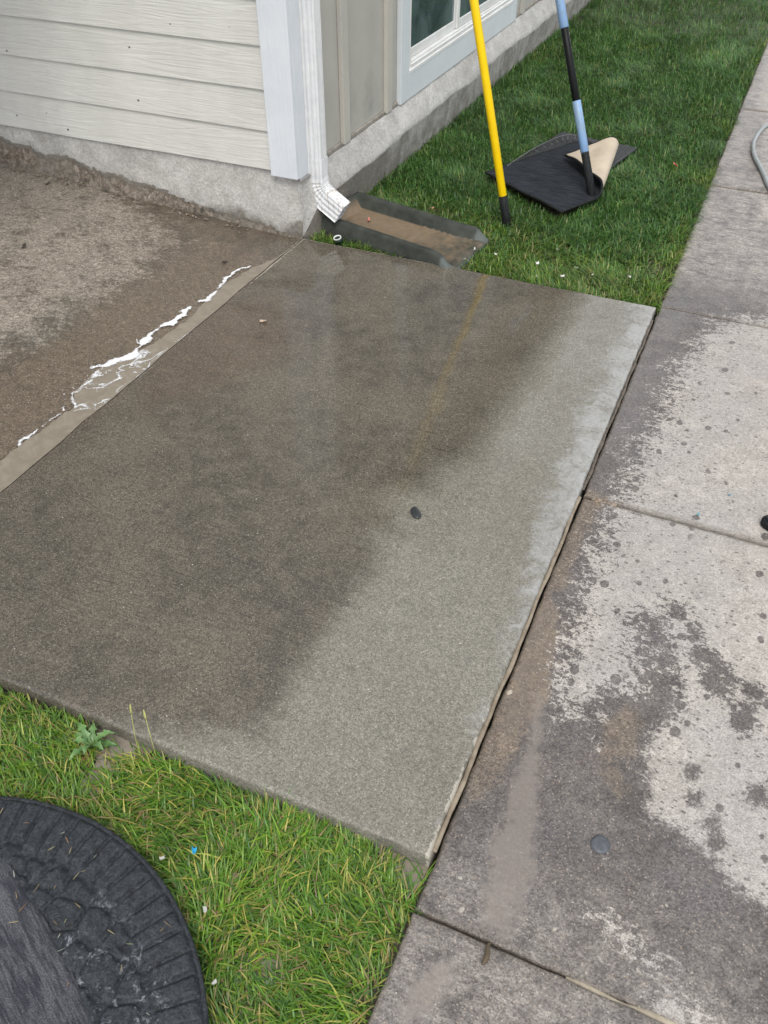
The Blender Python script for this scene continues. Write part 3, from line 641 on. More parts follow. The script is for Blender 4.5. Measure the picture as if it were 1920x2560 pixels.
pole('pole', (1.0245, .8727, .012), (-.375, .235, .896), 2.6, [('grip', 0, .20, .0178, BLK), ('sleeve', .2001, .415, .0188, bl.m), ('shaft', .4152, .705, .0165, simple('black_steel', (.007, .0075, .008), .45, .18)), ('sleeve', .7052, .95, .0190, bl.m), ('shaft', .9502, 2.55, .0160, BLK)], 'black pole with faded blue foam sleeves standing on the folded mat', 'pole')

# ================================================================== mats on the rear lawn
def in_quad(x, y, q, g=0): return sdf(x, y, q) > g
MA = [(.515, .95), (.93, .87), (1.08, 1.614), (.664, 1.70)]
mm = Mat('rubber_lattice', rough=.55); vv = mm.sc(mm.P, (1, 1, 1), .2); sx = mm.sep(vv)
gx = mm.math('ABSOLUTE', mm.math('SUBTRACT', mm.math('FRACT', mm.mul(sx[0], 62)), .5)); gy = mm.math('ABSOLUTE', mm.math('SUBTRACT', mm.math('FRACT', mm.mul(sx[1], 62)), .5))
gg = mm.map(mm.math('MAXIMUM', gx, gy), .30, .38); mm.set('Base Color', mm.mix(gg, (.006, .007, .007), (.040, .042, .045))); mm.set('Normal', mm.bump(gg, .8, .004))
def quad_patch(q, nu, nv, z, amp, sd):
    u, v = np.meshgrid(np.linspace(0, 1, nu), np.linspace(0, 1, nv), indexing='ij'); q = np.array(q)
    P = (1 - u)[..., None] * (1 - v)[..., None] * q[0] + u[..., None] * (1 - v)[..., None] * q[1] + u[..., None] * v[..., None] * q[2] + (1 - u)[..., None] * v[..., None] * q[3]
    Zz = z + (fbm(P[..., 0] * 6, P[..., 1] * 6, sd) - .5) * amp
    return P[..., 0], P[..., 1], Zz
def sheet_solid(name, X, Y, Z, th, mat, parent):
    nx, ny = X.shape; V = np.stack([X, Y, Z], -1).reshape(-1, 3); o = raw(name, V, gridf(nx, ny), mat, parent, True)
    md = o.modifiers.new('thick', 'SOLIDIFY'); md.thickness = th; md.offset = -1; return o
ma = tag(empty('doormat', (.8, 1.28, 0)), 'black rubber mat with a lattice border lying under the folded mat', 'doormat')
MI = Matrix.Translation((-.8, -1.28, 0))
X, Y, Z = quad_patch(MA, 30, 44, .010, .016, 3); sheet_solid('lattice', X, Y, Z, .006, mm.m, ma).matrix_parent_inverse = MI
GREY = simple('grey_rubber', (.10, .10, .10), .6)
rail = [(.559, 1.06, .028), (.617, 1.38, .026), (.70, 1.60, .026), (.79, 1.62, .026)]
tube('edge_line', spline(rail, 6), .0032, GREY, ma, 6).matrix_parent_inverse = MI
for (x, y, dx, dy) in ((.612, 1.33, .03, -.02), (.632, 1.40, .03, -.02), (.652, 1.46, .03, -.025), (.668, 1.52, .03, -.035), (.69, 1.575, .025, -.05), (.72, 1.60, .012, -.06), (.755, 1.61, .008, -.05)):
    tube('rung', [(x, y, .026), (x + dx, y + dy, .027)], .0028, GREY, ma, 5).matrix_parent_inverse = MI
PILE = Mat('black_ribbed_carpet', rough=.95, spec=.2); pn = PILE.noise(1, 4, .6, .4, PILE.sc(PILE.P, (14, 150, 10), .25)); PILE.set('Base Color', PILE.mix(PILE.map(pn, .35, .7), (.010, .012, .016), (.034, .038, .046)))
PILE.set('Normal', PILE.bump(pn, .6, .006)); BACK = simple('tan_mat_backing', (.50, .42, .32), .7, ns=9, col2=(.42, .35, .26), bump=.1)
mb = tag(empty('doormat', (.86, 1.1, 0)), 'black carpet doormat on the grass with one corner folded over showing tan backing', 'doormat'); MBI = Matrix.Translation((-.86, -1.1, 0))
P0, P1, P2, P3 = np.array([.49, .948]), np.array([.94, .642]), np.array([1.285, 1.31]), np.array([.80, 1.58])
X, Y, Z0 = quad_patch([P0, P1, P2, P3], 60, 90, .026, .014, 14)
cA, cB = np.array([1.035, .865]), np.array([.955, 1.53]); cd = (cB - cA) / np.linalg.norm(cB - cA); cn = np.array([cd[1], -cd[0]])
def fold(X, Y, Z, off):
    s = (X - cA[0]) * cn[0] + (Y - cA[1]) * cn[1]; t = (X - cA[0]) * cd[0] + (Y - cA[1]) * cd[1]
    R = .022 + .022 * np.clip(t / .75, 0, 1.1); a = np.clip(s / R, 0, math.pi); rest = np.maximum(0, s - math.pi * R)
    ds_ = np.where(s > 0, R * np.sin(a) - rest, s); dz = np.where(s > 0, R * (1 - np.cos(a)), 0)
    dz = dz - rest * np.clip((2 * R - .012) / np.maximum(.02, .30 - math.pi * R * .3), 0, 1) * sst(0, .06, rest)
    dz = np.maximum(dz, np.where(rest > 0, .010, 0))
    nxn, nzn = np.where(s > 0, -np.sin(a), 0), np.where(s > 0, np.cos(a), 1)   # sheet normal turns over with the fold
    return X + (ds_ - s) * cn[0] + off * nxn * cn[0], Y + (ds_ - s) * cn[1] + off * nxn * cn[1], Z + dz + off * nzn + .004 * np.sin(t * 26) * sst(0, .08, s)
for nm, off, mat, th in (('pile', .0, PILE.m, .003), ('backing', -.0040, BACK, .002)):
    sheet_solid(nm, *fold(X, Y, Z0, off), th, mat, mb).matrix_parent_inverse = MBI
def rim(u0, v0, u1, v1, n=40):
    out = []
    for i in range(n + 1):
        u, v = u0 + (u1 - u0) * i / n, v0 + (v1 - v0) * i / n; p = (1 - u) * (1 - v) * P0 + u * (1 - v) * P1 + u * v * P2 + (1 - u) * v * P3
        zz = .026 + (float(fbm(p[0] * 6, p[1] * 6, 14)) - .5) * .014; q = fold(np.array(p[0]), np.array(p[1]), np.array(zz), -.002); out.append(tuple(float(c) for c in q))
    return out
for a in ((0, 0, 1, 0), (1, 0, 1, 1), (1, 1, 0, 1), (0, 1, 0, 0)): tube('binding', rim(*a), .0058, BLK, mb, 8).matrix_parent_inverse = MBI

# ================================================================== half-round mat at the bottom left
MC, MR = np.array([.835, -3.005]), .508
RB = Mat('black_moulded_rubber', rough=.62, spec=.35); q1 = RB.noise(60, 6, .7); q2 = RB.noise(6, 4, .6, .8); q3 = RB.noise(40, 8, .78, .6)
rc = RB.mix(RB.map(q1, .3, .7), (.010, .012, .015), (.030, .034, .040)); res = RB.mul(RB.map(q3, .52, .66), RB.map(RB.add(RB.attr('res'), RB.mul(RB.add(q2, -.5), 1.6)), .25, .9))
rc = RB.mix(RB.mul(res, .62), rc, (.34, .36, .39)); rc = RB.grain(rc, 330, .55, 1.5); RB.set('Base Color', rc); RB.set('Normal', RB.bump(RB.noise(240, 3, .6), .7, .003))
mat_e = tag(empty('doormat', (.835, -3.005, 0)), 'large half round black rubber mat with cobble border and grey carpet centre', 'doormat'); MCI = Matrix.Translation((-.835, 3.005, 0))
IA, IB = np.array([.729, -2.612]), np.array([1.085, -2.782]); iD = (IB - IA) / np.linalg.norm(IB - IA); iN = np.array([-iD[1], iD[0]])
if iN[1] < 0: iN = -iN
def ins(x, y):        # positive on the cobble side of the carpet edge
    s = (x - IA[0]) * iN[0] + (y - IA[1]) * iN[1]; t = (x - IA[0]) * iD[0] + (y - IA[1]) * iD[1]; return s - .012 * np.sin(np.clip(t / .4, -.5, 1.4) * math.pi)
th_ = np.linspace(rad(-8), rad(140), 520); rr_ = np.linspace(.14, MR, 124); T, Rg = np.meshgrid(th_, rr_, indexing='ij')
X, Y = MC[0] + Rg * np.cos(T), MC[1] + Rg * np.sin(T)
d_out = MR - Rg; cell = T * MR / .040; fc = cell - np.floor(cell); ci = np.floor(cell); ln = .078 + .022 * _h(ci, ci * 0, 3)
def bump1(t, e): return sst(0, e, t) * sst(0, e, 1 - t)
bA = bump1(fc, .22) * sst(.002, .012, d_out) * sst(0, .012, ln - d_out) * (.8 + .4 * _h(ci, ci * 0, 8))
# inner irregular stones
sx_, sy_ = X * 17 + fbm(X * 8, Y * 8, 2) * 1.2, Y * 17 + fbm(X * 8, Y * 8, 5) * 1.2; ix, iy = np.floor(sx_), np.floor(sy_); f1 = np.full(X.shape, 9.); f2 = f1.copy()
for a in (-1, 0, 1):
    for b in (-1, 0, 1):
        px, py = ix + a + .15 + .7 * _h(ix + a, iy + b, 41), iy + b + .15 + .7 * _h(ix + a, iy + b, 57); dd = np.hypot(sx_ - px, sy_ - py)
        f2 = np.where(dd < f1, f1, np.minimum(f2, dd)); f1 = np.minimum(f1, dd)
bB = sst(.03, .28, f2 - f1) * sst(.0, .012, d_out - ln - .004)
Hh = .006 + .0085 * np.maximum(bA, bB * .9) + (fbm(X * 70, Y * 70, 6) - .5) * .0028 + (fbm(X * 5, Y * 5, 9) - .5) * .008
Hh = Hh - .010 * sst(.004, 0, d_out)
resd = (sst(.01, .10, d_out) * sst(.32, .14, d_out) * sst(rad(85), rad(40), T) + .35 * (1 - np.maximum(bA, bB))).ravel()
o = raw('rubber_base', np.stack([X, Y, Hh], -1).reshape(-1, 3), gridf(520, 124), RB.m, mat_e, True, {'res': resd}); o.matrix_parent_inverse = MCI
tube('rim', [(MC[0] + MR * math.cos(t), MC[1] + MR * math.sin(t), .001 + (float(fbm(MC[0] + MR * math.cos(t) * 5, MC[1] + MR * math.sin(t) * 5, 9)) - .5) * .004) for t in np.linspace(rad(-8), rad(140), 120)], .0055, RB.m, mat_e, 8).matrix_parent_inverse = MCI
CP = Mat('grey_loop_carpet', rough=.95, spec=.2); cr = CP.sc(CP.P, (1, 1, 1), -math.atan2(iD[1], iD[0]))
c1 = CP.noise(1, 5, .7, .3, CP.sc(CP.P, (1, 1, 1))) ; rib = CP.noise(1, 4, .65, .4, CP.sc(cr, (26, 210, 20))); blot = CP.noise(1, 4, .6, .6, CP.sc(cr, (9, 30, 9)))
cc = CP.mix(CP.map(CP.add(rib, CP.mul(CP.add(blot, -.5), .8)), .36, .64), (.045, .047, .056), (.125, .125, .137)); cc = CP.mix(CP.map(CP.noise(330, 2), .35, .65, 0, .5), cc, (.03, .03, .04)); CP.set('Base Color', cc)
CP.set('Normal', CP.bump(CP.add(rib, CP.noise(330, 3)), .9, .006))
su, tv = np.meshgrid(np.linspace(0, .34, 90), np.linspace(-.5, .62, 200), indexing='ij'); arc = .012 * np.sin(np.clip(tv / .4, -.5, 1.4) * math.pi)
X = IA[0] + iD[0] * tv - iN[0] * (su - arc); Y = IA[1] + iD[1] * tv - iN[1] * (su - arc); rib_h = (fbm(tv * 12, su * 120, 3, 3) - .5) * .004
Z = .010 + .008 * sst(0, .010, su) + rib_h + (fbm(X * 5, Y * 5, 9) - .5) * .008; keep = np.hypot(X - MC[0], Y - MC[1]) < MR - .05
fc_ = gridf(90, 200); kf = keep.ravel()[fc_].all(1); o = raw('carpet_insert', np.stack([X, Y, Z], -1).reshape(-1, 3), fc_[kf], CP.m, mat_e, True); o.matrix_parent_inverse = MCI

# ================================================================== grass
def blades(name, roots, h, w, az, lean, curl, col, mat=GRASS):
    n = len(roots); t = np.array([0, .35, .70, 1.0]); dirx, diry = np.cos(az), np.sin(az); px, py = -diry, dirx
    V = np.zeros((n, 7, 3)); C4 = np.ones((n, 7, 4)); idx = 0
    for k, tt in enumerate(t):
        ang = lean + curl * tt; ox = h * tt * np.sin(ang * .8); oz = h * tt * np.cos(ang * .8) * (1 - .25 * np.clip(ang, 0, 2) * tt)
        cx, cy, cz = roots[:, 0] + dirx * ox, roots[:, 1] + diry * ox, roots[:, 2] + np.maximum(oz, .003)
        ww = w * (1, 1.05, .75, 0)[k] * .5; sh = (.60, .85, 1.0, 1.08)[k]
        for sgn in ((-1, 1) if k < 3 else (0,)):
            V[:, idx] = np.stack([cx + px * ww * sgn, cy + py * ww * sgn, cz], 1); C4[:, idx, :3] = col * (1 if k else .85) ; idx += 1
    b = (np.arange(n) * 7)[:, None]; q = np.concatenate([b + np.array([0, 1, 3, 2]), b + np.array([2, 3, 5, 4])]); tr = b + np.array([4, 5, 6])
    me = bpy.data.meshes.new(name); me.vertices.add(n * 7); me.vertices.foreach_set('co', V.astype(np.float32).ravel())
    loops = np.concatenate([q.ravel(), tr.ravel()]).astype(np.int32); me.loops.add(len(loops)); me.loops.foreach_set('vertex_index', loops)
    ls = np.concatenate([np.arange(0, len(q) * 4, 4), len(q) * 4 + np.arange(0, n * 3, 3)]).astype(np.int32); me.polygons.add(len(ls)); me.polygons.foreach_set('loop_start', ls)
    me.update(calc_edges=True); at = me.attributes.new('col', 'FLOAT_COLOR', 'POINT'); at.data.foreach_set('color', C4.astype(np.float32).ravel())
    return link(name, me, mat, None, True)
def pick(n, *cols):
    """random blend of colours per blade: (weight, colour)"""
    w = np.array([c[0] for c in cols]); k = RNG.choice(len(cols), n, p=w / w.sum()); c = np.array([c[1] for c in cols])[k]
    return c * RNG.uniform(.72, 1.28, (n, 1)) * RNG.uniform(.92, 1.08, (n, 3))
sbq = [(bx + (a * Ls) * math.cos(ang) - b * math.sin(ang), by + (a * Ls) * math.sin(ang) + b * math.cos(ang)) for a, b in ((0, -.14), (1, -.16), (1, .16), (0, .14))]
MBQ = [(.50, .948), (.93, .66), (1.0, .85), (1.03, 1.0), (.97, 1.48), (.80, 1.57)]
# rear lawn
def back(n, y0, y1, hs):
    x = RNG.uniform(.035, SWX - .006, n); y = RNG.uniform(y0, y1, n); k = np.ones(n, bool)
    k &= sdf(x, y, sbq) < -.004
    for q in (MA, MBQ): k &= sdf(x, y, q) < -.004
    pn = fbm(x * 5, y * 5, 71); bare = (fbm(x * 13, y * 13, 33) > .60) & (y < .6) & (RNG.random(n) < .7); k &= ~bare
    x, y, pn = x[k], y[k], pn[k]; m = len(x)
    g = pick(m, (5, (.060, .150, .036)), (4, (.085, .195, .042)), (2.6, (.125, .24, .05)), (1.0, (.042, .105, .036)), (.8, (.25, .28, .085)))
    yel = pick(m, (3, (.14, .25, .032)), (2, (.20, .28, .045)), (1.3, (.32, .29, .12)), (2, (.085, .19, .03)))
    near = sst(.75, .10, y + (pn - .5) * .9) * .75 + .55 * sst(.10, .02, SWX - x) * sst(.4, .6, pn) + sst(.62, .75, fbm(x * 2.2, y * 2.2, 88)) * .35
    c = np.where((RNG.random(m) < np.clip(near, 0, 1))[:, None], yel, g); c = c * (.70 + .62 * fbm(x * 7, y * 7, 91))[:, None]
    hh = RNG.uniform(.6, 1.25, m) * hs * (.75 + .5 * pn); rz = -.034 + (fbm(x * 7, y * 7, 5) - .5) * .02
    wind = fbm(x * 4, y * 4, 12) * 9; az = np.where(RNG.random(m) < .5, wind, RNG.uniform(0, 6.28, m))
    return np.stack([x, y, rz], 1), hh, RNG.uniform(.0022, .0040, m), az, RNG.uniform(.05, .65, m), RNG.uniform(.1, 1.3, m), c
parts_ = [back(62000, .012, 1.6, .058), back(60000, 1.6, 4.2, .064), back(34000, 4.2, 8.6, .070)]
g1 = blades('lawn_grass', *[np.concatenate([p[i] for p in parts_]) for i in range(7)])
tag(g1, 'short green lawn grass of the rear strip between house and sidewalk', 'grass', kind='stuff')
# near lawn
def front(n, x0, x1, y0, y1, hs, dry=1.0):
    x = RNG.uniform(x0, x1, n); y = RNG.uniform(y0, y1, n); k = np.ones(n, bool)
    k &= np.hypot(x - MC[0], y - MC[1]) > MR + .002
    for p in GMUD: k &= (sdf(x, y, p) < .004 + .02 * (fbm(x * 30, y * 30, 3) - .5)) | (RNG.random(n) < .06)
    th = fbm(x * 9, y * 9, 44); thin = sst(.50, .62, th) * .55 + .35 * sst(.10, .0, SWX - x); k &= RNG.random(n) > thin
    x, y = x[k], y[k]; m = len(x); pn = fbm(x * 6, y * 6, 17)
    c = pick(m, (4.5, (.085, .20, .016)), (4, (.13, .26, .018)), (2.8, (.19, .31, .026)), (1.6, (.05, .13, .016)), (2.2, (.40, .37, .085)), (1.4, (.30, .22, .10)))
    c = c * (.78 + .5 * pn)[:, None]
    hh = RNG.uniform(.45, 1.25, m) * hs * (.75 + .5 * pn); rz = -.050 + (fbm(x * 7, y * 7, 5) - .5) * .02
    flow = 2.6 + (fbm(x * 5, y * 5, 27) - .5) * 5.5; az = np.where(RNG.random(m) < .55, flow + RNG.normal(0, .5, m), RNG.uniform(0, 6.28, m))
    return np.stack([x, y, rz], 1), hh, RNG.uniform(.0016, .0034, m), az, RNG.uniform(.15, 1.0, m), RNG.uniform(.3, 1.5, m), c
fa_ = [front(40000, .25, SWX - .006, -2.95, -L - .012, .062), front(7000, -1.3, .25, -3.2, -L - .012, .065)]
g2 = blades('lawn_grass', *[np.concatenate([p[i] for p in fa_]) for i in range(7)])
tag(g2, 'bright wet grass of the near lawn in front of the pad', 'grass', kind='stuff')
# clippings washed on to the rubber mat
n = 46; t = RNG.uniform(rad(10), rad(120), n); r = RNG.uniform(.30, .49, n); cxl, cyl = MC[0] + r * np.cos(t), MC[1] + r * np.sin(t)
cl = blades('grass_clippings', np.stack([cxl, cyl, np.full(n, .017)], 1), RNG.uniform(.008, .022, n), RNG.uniform(.001, .0018, n), RNG.uniform(0, 6.28, n), np.full(n, 1.5), np.full(n, .2), pick(n, (2, (.34, .28, .15)), (1, (.26, .16, .08)), (1, (.36, .36, .30))))
tag(cl, 'dry grass clippings scattered over the cobble patterned rubber mat', 'clippings', kind='stuff')

# ================================================================== suds on the puddle
fx, fy = np.meshgrid(np.arange(-.215, .0, .0024), np.arange(-1.72, -.28, .0024), indexing='ij')
wx, wy = fx + (fbm(fx * 17, fy * 17, 4) - .5) * .050, fy + (fbm(fx * 17, fy * 17, 9) - .5) * .050
den = np.full(fx.shape, -1.0)
for pts, w0, w1 in (([(-.066, -.324), (-.094, -.367), (-.10, -.443), (-.085, -.491), (-.073, -.587), (-.083, -.651)], .007, .009),
                    ([(-.092, -.70), (-.098, -.752), (-.108, -.811), (-.12, -.846), (-.112, -.92), (-.104, -.985), (-.105, -1.051), (-.121, -1.106), (-.146, -1.149), (-.165, -1.173)], .018, .013),
                    ([(-.108, -.80), (-.085, -.83)], .008, .002), ([(-.141, -.974), (-.104, -.985)], .005, .004), ([(-.10, -1.429), (-.105, -1.476), (-.099, -1.546), (-.098, -1.609)], .002, .004),
                    ([(-.131, -1.241), (-.126, -1.317), (-.082, -1.382), (-.066, -1.35), (-.04, -1.362), (-.066, -1.396)], .004, .004), ([(-.011, -1.01), (-.022, -1.047), (-.062, -1.096)], .0035, .002),
                    ([(-.005, -.98), (-.005, -1.26)], .0025, .002), ([(-.005, -.86), (-.005, -.93)], .002, .001), ([(-.085, -1.07), (-.06, -1.12), (-.03, -1.11)], .002, .002), ([(-.09, -1.17), (-.055, -1.20), (-.07, -1.26)], .003, .002)):
    d, t = segd(wx, wy, pts); den = np.maximum(den, (w0 + (w1 - w0) * t) * np.clip((fbm(fx * 24, fy * 24, 7) - .22) * 2.7, .05, 2) - d)
s1_ = fbm(wx * 26 + fbm(wx * 15, wy * 15, 3) * 2.2, wy * 17 + fbm(wx * 15, wy * 15, 6) * 2.2, 31, 3)
reg = np.minimum(sst(-1.40, -1.33, fy) * sst(-.97, -1.05, fy), sst(-.004, .006, sdf(fx, fy, PUDDLE)))
den = np.maximum(den, np.where(reg > .3, .0030 - np.abs(s1_ - .5) * .10, -1) - (1 - reg) * .004)
den2 = np.where((fbm(fx * 120, fy * 120, 3, 2) > .64), np.maximum(den, .006 - segd(wx, wy, [(-.165, -1.19), (-.15, -1.33), (-.10, -1.42), (-.10, -1.62)])[0]), den)
Zf = -.0018 + np.clip(den2, 0, .012) ** .7 * .11 * (.6 + .8 * fbm(fx * 150, fy * 150, 5, 2)); ff = gridf(*fx.shape); keep = (den2.ravel()[ff] > -.0035).sum(1) >= 3
vs = np.stack([fx, fy, np.maximum(Zf, -.0016)], -1).reshape(-1, 3); used, inv = np.unique(ff[keep], return_inverse=True)
FO = Mat('soap_suds', (.82, .82, .84), .5); FO.set('Normal', FO.bump(FO.voro(420), .4, .002)); FO.set('Subsurface Weight', .0)
FO.set('Alpha', FO.map(FO.add(FO.attr('dens'), FO.mul(FO.add(FO.noise(130, 5, .75), -.5), .013)), -.0035, .0045, 0.0, 1.0)); FO.set('Base Color', (.72, .72, .73))
tag(raw('soap_suds', vs[used], inv.reshape(-1, 4), FO.m, None, True, {'dens': den2.ravel()[used]}), 'white soap suds streaking along the puddle beside the patio', 'suds', kind='stuff')

# ================================================================== joint fillers
def bead(name, pts, r, mat, label, flat=.55):
    P = spline(pts, 10); rr = [r * (.75 + .5 * float(vn(p.x * 30, p.y * 30, 3))) for p in P]
    return tag(tube(name, P, rr, mat, None, 8, flat), label, 'joint filler')
FIL = simple('tan_sealant', (.26, .215, .155), .5, ns=40, col2=(.17, .13, .09), bump=.3); FIL2 = simple('old_brown_filler', (.13, .105, .08), .75, ns=60, col2=(.07, .058, .045), bump=.8)
wob = lambda y: 1.4785 + .0012 * math.sin(y * 17) + .001 * math.sin(y * 41)
bead('joint_filler', [(wob(y), y, -.012) for y in np.linspace(-2.28, -1.16, 22)], .0052, FIL, 'smooth tan sealant bead between pad and sidewalk along the lower edge')
bead('joint_filler', [(wob(y), y, -.016) for y in np.linspace(-1.12, -.08, 26)], .0048, FIL2, 'crumbling brown filler between pad and sidewalk along the upper edge')
bead('joint_filler', [(x, -2.393 + .002 * math.sin(x * 50), -.030) for x in np.linspace(1.765, 2.15, 14)], .0075, simple('cream_sealant', (.42, .36, .27), .6, ns=40, col2=(.28, .235, .17), bump=.4), 'cream sealant rope in the sidewalk joint at the bottom')
bead('joint_filler', [(x, -2.392, -.037) for x in np.linspace(1.49, 1.762, 10)], .0055, FIL2, 'wet dark filler in the lowest sidewalk joint left of the cream rope')

# ================================================================== hose and shoe
HS = simple('grey_hose_vinyl', (.22, .24, .24), .4, ns=60, col2=(.30, .32, .32))
hp = [(2.35, 2.75), (2.0, 2.60), (1.80, 2.47), (1.661, 2.312), (1.628, 2.185), (1.616, 2.042), (1.619, 1.929), (1.639, 1.792), (1.682, 1.638), (1.716, 1.513), (1.746, 1.392), (1.83, 1.15), (2.0, .85), (2.3, .6)]
tag(tube('garden_hose', spline([(x, y, -.006 if y > 1.35 else -.008) for x, y in hp], 8), .0105, HS, None, 14), 'grey garden hose curving across the sidewalk at the right edge', 'hose')
sh = tag(empty('shoe', (2.09, -1.06, -.022)), 'dark shoe toe poking in at the right edge of the sidewalk', 'shoe')
def shoe_part(name, zs_, mat, squeeze):
    V, F, n = [], [], 32
    for zi, (z_, s_) in enumerate(zs_):
        for k in range(n):
            a = 2 * math.pi * k / n; x, y = math.cos(a), math.sin(a); wd = .048 * (1 - .18 * math.exp(-((x - .25) / .3) ** 2)) * s_; V.append((x * .14 * (s_ if x < 0 else s_ ** .4) + squeeze * zi, y * wd, z_))
    for i in range(len(zs_) - 1):
        for k in range(n): F.append((i * n + k, i * n + (k + 1) % n, (i + 1) * n + (k + 1) % n, (i + 1) * n + k))
    F += [tuple(range(n))[::-1], tuple((len(zs_) - 1) * n + k for k in range(n))]; return raw(name, V, F, mat, sh, True)
shoe_part('sole', [(0, .95), (.004, 1.0), (.020, 1.0), (.024, .97)], BLK, 0)
shoe_part('upper', [(.0235, .955), (.035, .93), (.048, .84), (.06, .70), (.075, .55), (.09, .45), (.10, .42)], simple('dark_shoe_leather', (.022, .026, .034), .45), .006)

# ================================================================== small things
def stone(name, x, y, z, r, col, label, cat, group=None, sub=2, flat=.6, rough=.7):
    bm = bmesh.new(); bmesh.ops.create_icosphere(bm, subdivisions=sub, radius=r); s = random.random() * 50
    for v in bm.verts:
        k = 1 + (float(fbm(v.co.x / r * 1.3 + s, v.co.y / r * 1.3 + v.co.z / r, 3)) - .5) * .8; v.co = Vector((v.co.x * k * 1.25, v.co.y * k * .9, v.co.z * k * flat))
    bmesh.ops.rotate(bm, verts=bm.verts[:], matrix=Matrix.Rotation(s, 3, 'Z')); me = bpy.data.meshes.new(name); bm.to_mesh(me); bm.free()
    o = link(name, me, simple(name + '_colour', col, rough, ns=300), None, True); o.location = (x, y, z); return tag(o, label, cat, group)
stone('stone_chip', 1.091, -1.421, .004, .017, (.022, .024, .026), 'flat black stone chip lying on the pale part of the pad', 'stone', sub=3, flat=.35, rough=.4)
ZS = -.028
for (x, y, r, c, t) in ((1.497, -1.86, .009, (.55, .48, .38), 'cream pebble resting beside the tan sealant bead'), (1.678, -1.905, .004, (.50, .45, .36), 'tiny cream pebble on the wet sidewalk near the dry islands'),
                        (1.54, -2.30, .006, (.50, .46, .40), 'small pale pebble on the wet sidewalk near the pad corner'), (1.562, -2.355, .007, (.50, .46, .40), 'pale pebble just above the lowest sidewalk joint'),
                        (1.817, -2.412, .006, (.40, .24, .13), 'orange pebble below the cream sealant rope'), (1.836, -2.405, .0045, (.55, .52, .46), 'white pebble beside the orange one below the sealant rope'),
                        (1.775, -2.43, .008, (.42, .39, .34), 'grey pebble half sunk under the sealant rope'), (1.90, -2.197, .006, (.45, .41, .35), 'flat beige pebble at the lower right of the wet sidewalk'),
                        (1.726, -2.319, .0055, (.48, .44, .38), 'beige pebble in the middle of the lowest wet panel'), (1.52, -2.47, .008, (.42, .34, .24), 'brown pebble at the sidewalk edge beside the near grass')):
    stone('pebble', x, y, ZS + (.006 if y < -2.392 else 0) + r * .1, r * .82, tuple(v * .72 for v in c), t, 'pebble', 'pebbles on the wet sidewalk')
for i, (x, y) in enumerate(((1.501, -1.122), (1.515, -1.13), (1.53, -1.128), (1.545, -1.134), (1.558, -1.133), (1.57, -1.136), (1.523, -1.14), (1.538, -1.139))):
    stone('concrete_crumb', x, y, -.030, .007 + .005 * ((i * 7) % 3) / 2, ((.36, .25, .17), (.20, .165, .13), (.27, .21, .16))[i % 3], 'crumb of broken concrete in the damaged sidewalk joint beside the pad', 'concrete crumb', 'crumbs in the damaged joint', 1)
gum = tag(tube('chewing_gum', [(1.764, -2.132, -.030), (1.764, -2.132, -.0225), (1.764, -2.132, -.0212)], [.0195, .0185, .013], simple('dark_gum', (.050, .056, .064), .5, ns=90, col2=(.085, .09, .10)), None, 28), 'round dark flattened gum spot on the wet sidewalk', 'gum')
tw = tag(tube('twig', spline([(1.628, -2.438, .004), (1.631, -2.422, .006), (1.627, -2.405, .004), (1.63, -2.396, .002)], 5), [.002, .003, .004, .0045, .005, .005, .0045, .004, .004, .004, .0035, .003, .003, .002, .002, .001], simple('wet_twig', (.085, .058, .03), .6), None, 8, .6), 'short brown twig on the sidewalk below the lowest joint', 'twig')
tw.location.z = -.008
def scrap(name, x, y, z, w, col, label, cat, group=None, curl=.35, seed=0):
    """a small crumpled piece: curled grid with torn edges"""
    r = random.Random(seed); n = 6; V, F = [], []
    for i in range(n):
        for j in range(n):
            u, v = i / (n - 1) - .5, j / (n - 1) - .5; e = 1 - .35 * r.random() * (max(abs(u), abs(v)) > .45)
            V.append((u * w * e, v * w * .62 * e, curl * w * (u * u * 2 + .5 * math.sin(v * 5 + seed)) + w * .12 * r.random()))
    for i in range(n - 1):
        for j in range(n - 1):
            if not (seed % 2 and i + j < 2): F.append((i * n + j, (i + 1) * n + j, (i + 1) * n + j + 1, i * n + j + 1))
    o = raw(name, V, F, simple(name + '_colour', col, .6, ns=90, col2=tuple(c * .9 for c in col)), None, True); o.location = (x, y, z); o.rotation_euler = (r.uniform(-.3, .3), r.uniform(-.3, .3), r.uniform(0, 6.28))
    md = o.modifiers.new('thick', 'SOLIDIFY'); md.thickness = .0006; return tag(o, label, cat, group)
pet = [(1.019, .295), (.80, .151), (.977, .138), (1.008, .03), (1.13, .162), (1.338, .167), (1.202, .129), (.708, .158), (.609, .03), (.70, .06), (.43, .075), (1.10, .07)]
for i, (x, y) in enumerate(pet): scrap('petal', x, y, .012, .010 + .005 * (i % 3), (.62, .60, .56), 'small white petal caught in the grass along the top edge of the pad', 'petal', 'white petals in the rear lawn', seed=i)
scrap('paper_scrap', 1.299, 1.412, .022, .036, (.62, .16, .11), 'crumpled red orange scrap in the rear lawn right of the mats', 'scrap', seed=3)
scrap('plastic_scrap', 1.062, -2.462, -.012, .015, (.03, .36, .60), 'bright blue plastic scrap in the near grass', 'scrap', seed=5)
scrap('plastic_scrap', 1.86, -.974, -.018, .010, (.16, .36, .50), 'pale blue fleck on the dry sidewalk nearer the shoe', 'scrap', seed=4)
scrap('plastic_scrap', 1.792, -1.093, -.018, .010, (.10, .34, .38), 'teal fleck on the dry sidewalk just above the joint', 'scrap', seed=6)
scrap('petal', .20, .23, .018, .024, (.62, .22, .17), 'pink petal lying in the splash block trough', 'petal', seed=7)
scrap('petal', .40, .46, .016, .026, (.62, .30, .22), 'pink petal in the grass behind the splash block', 'petal', seed=9)
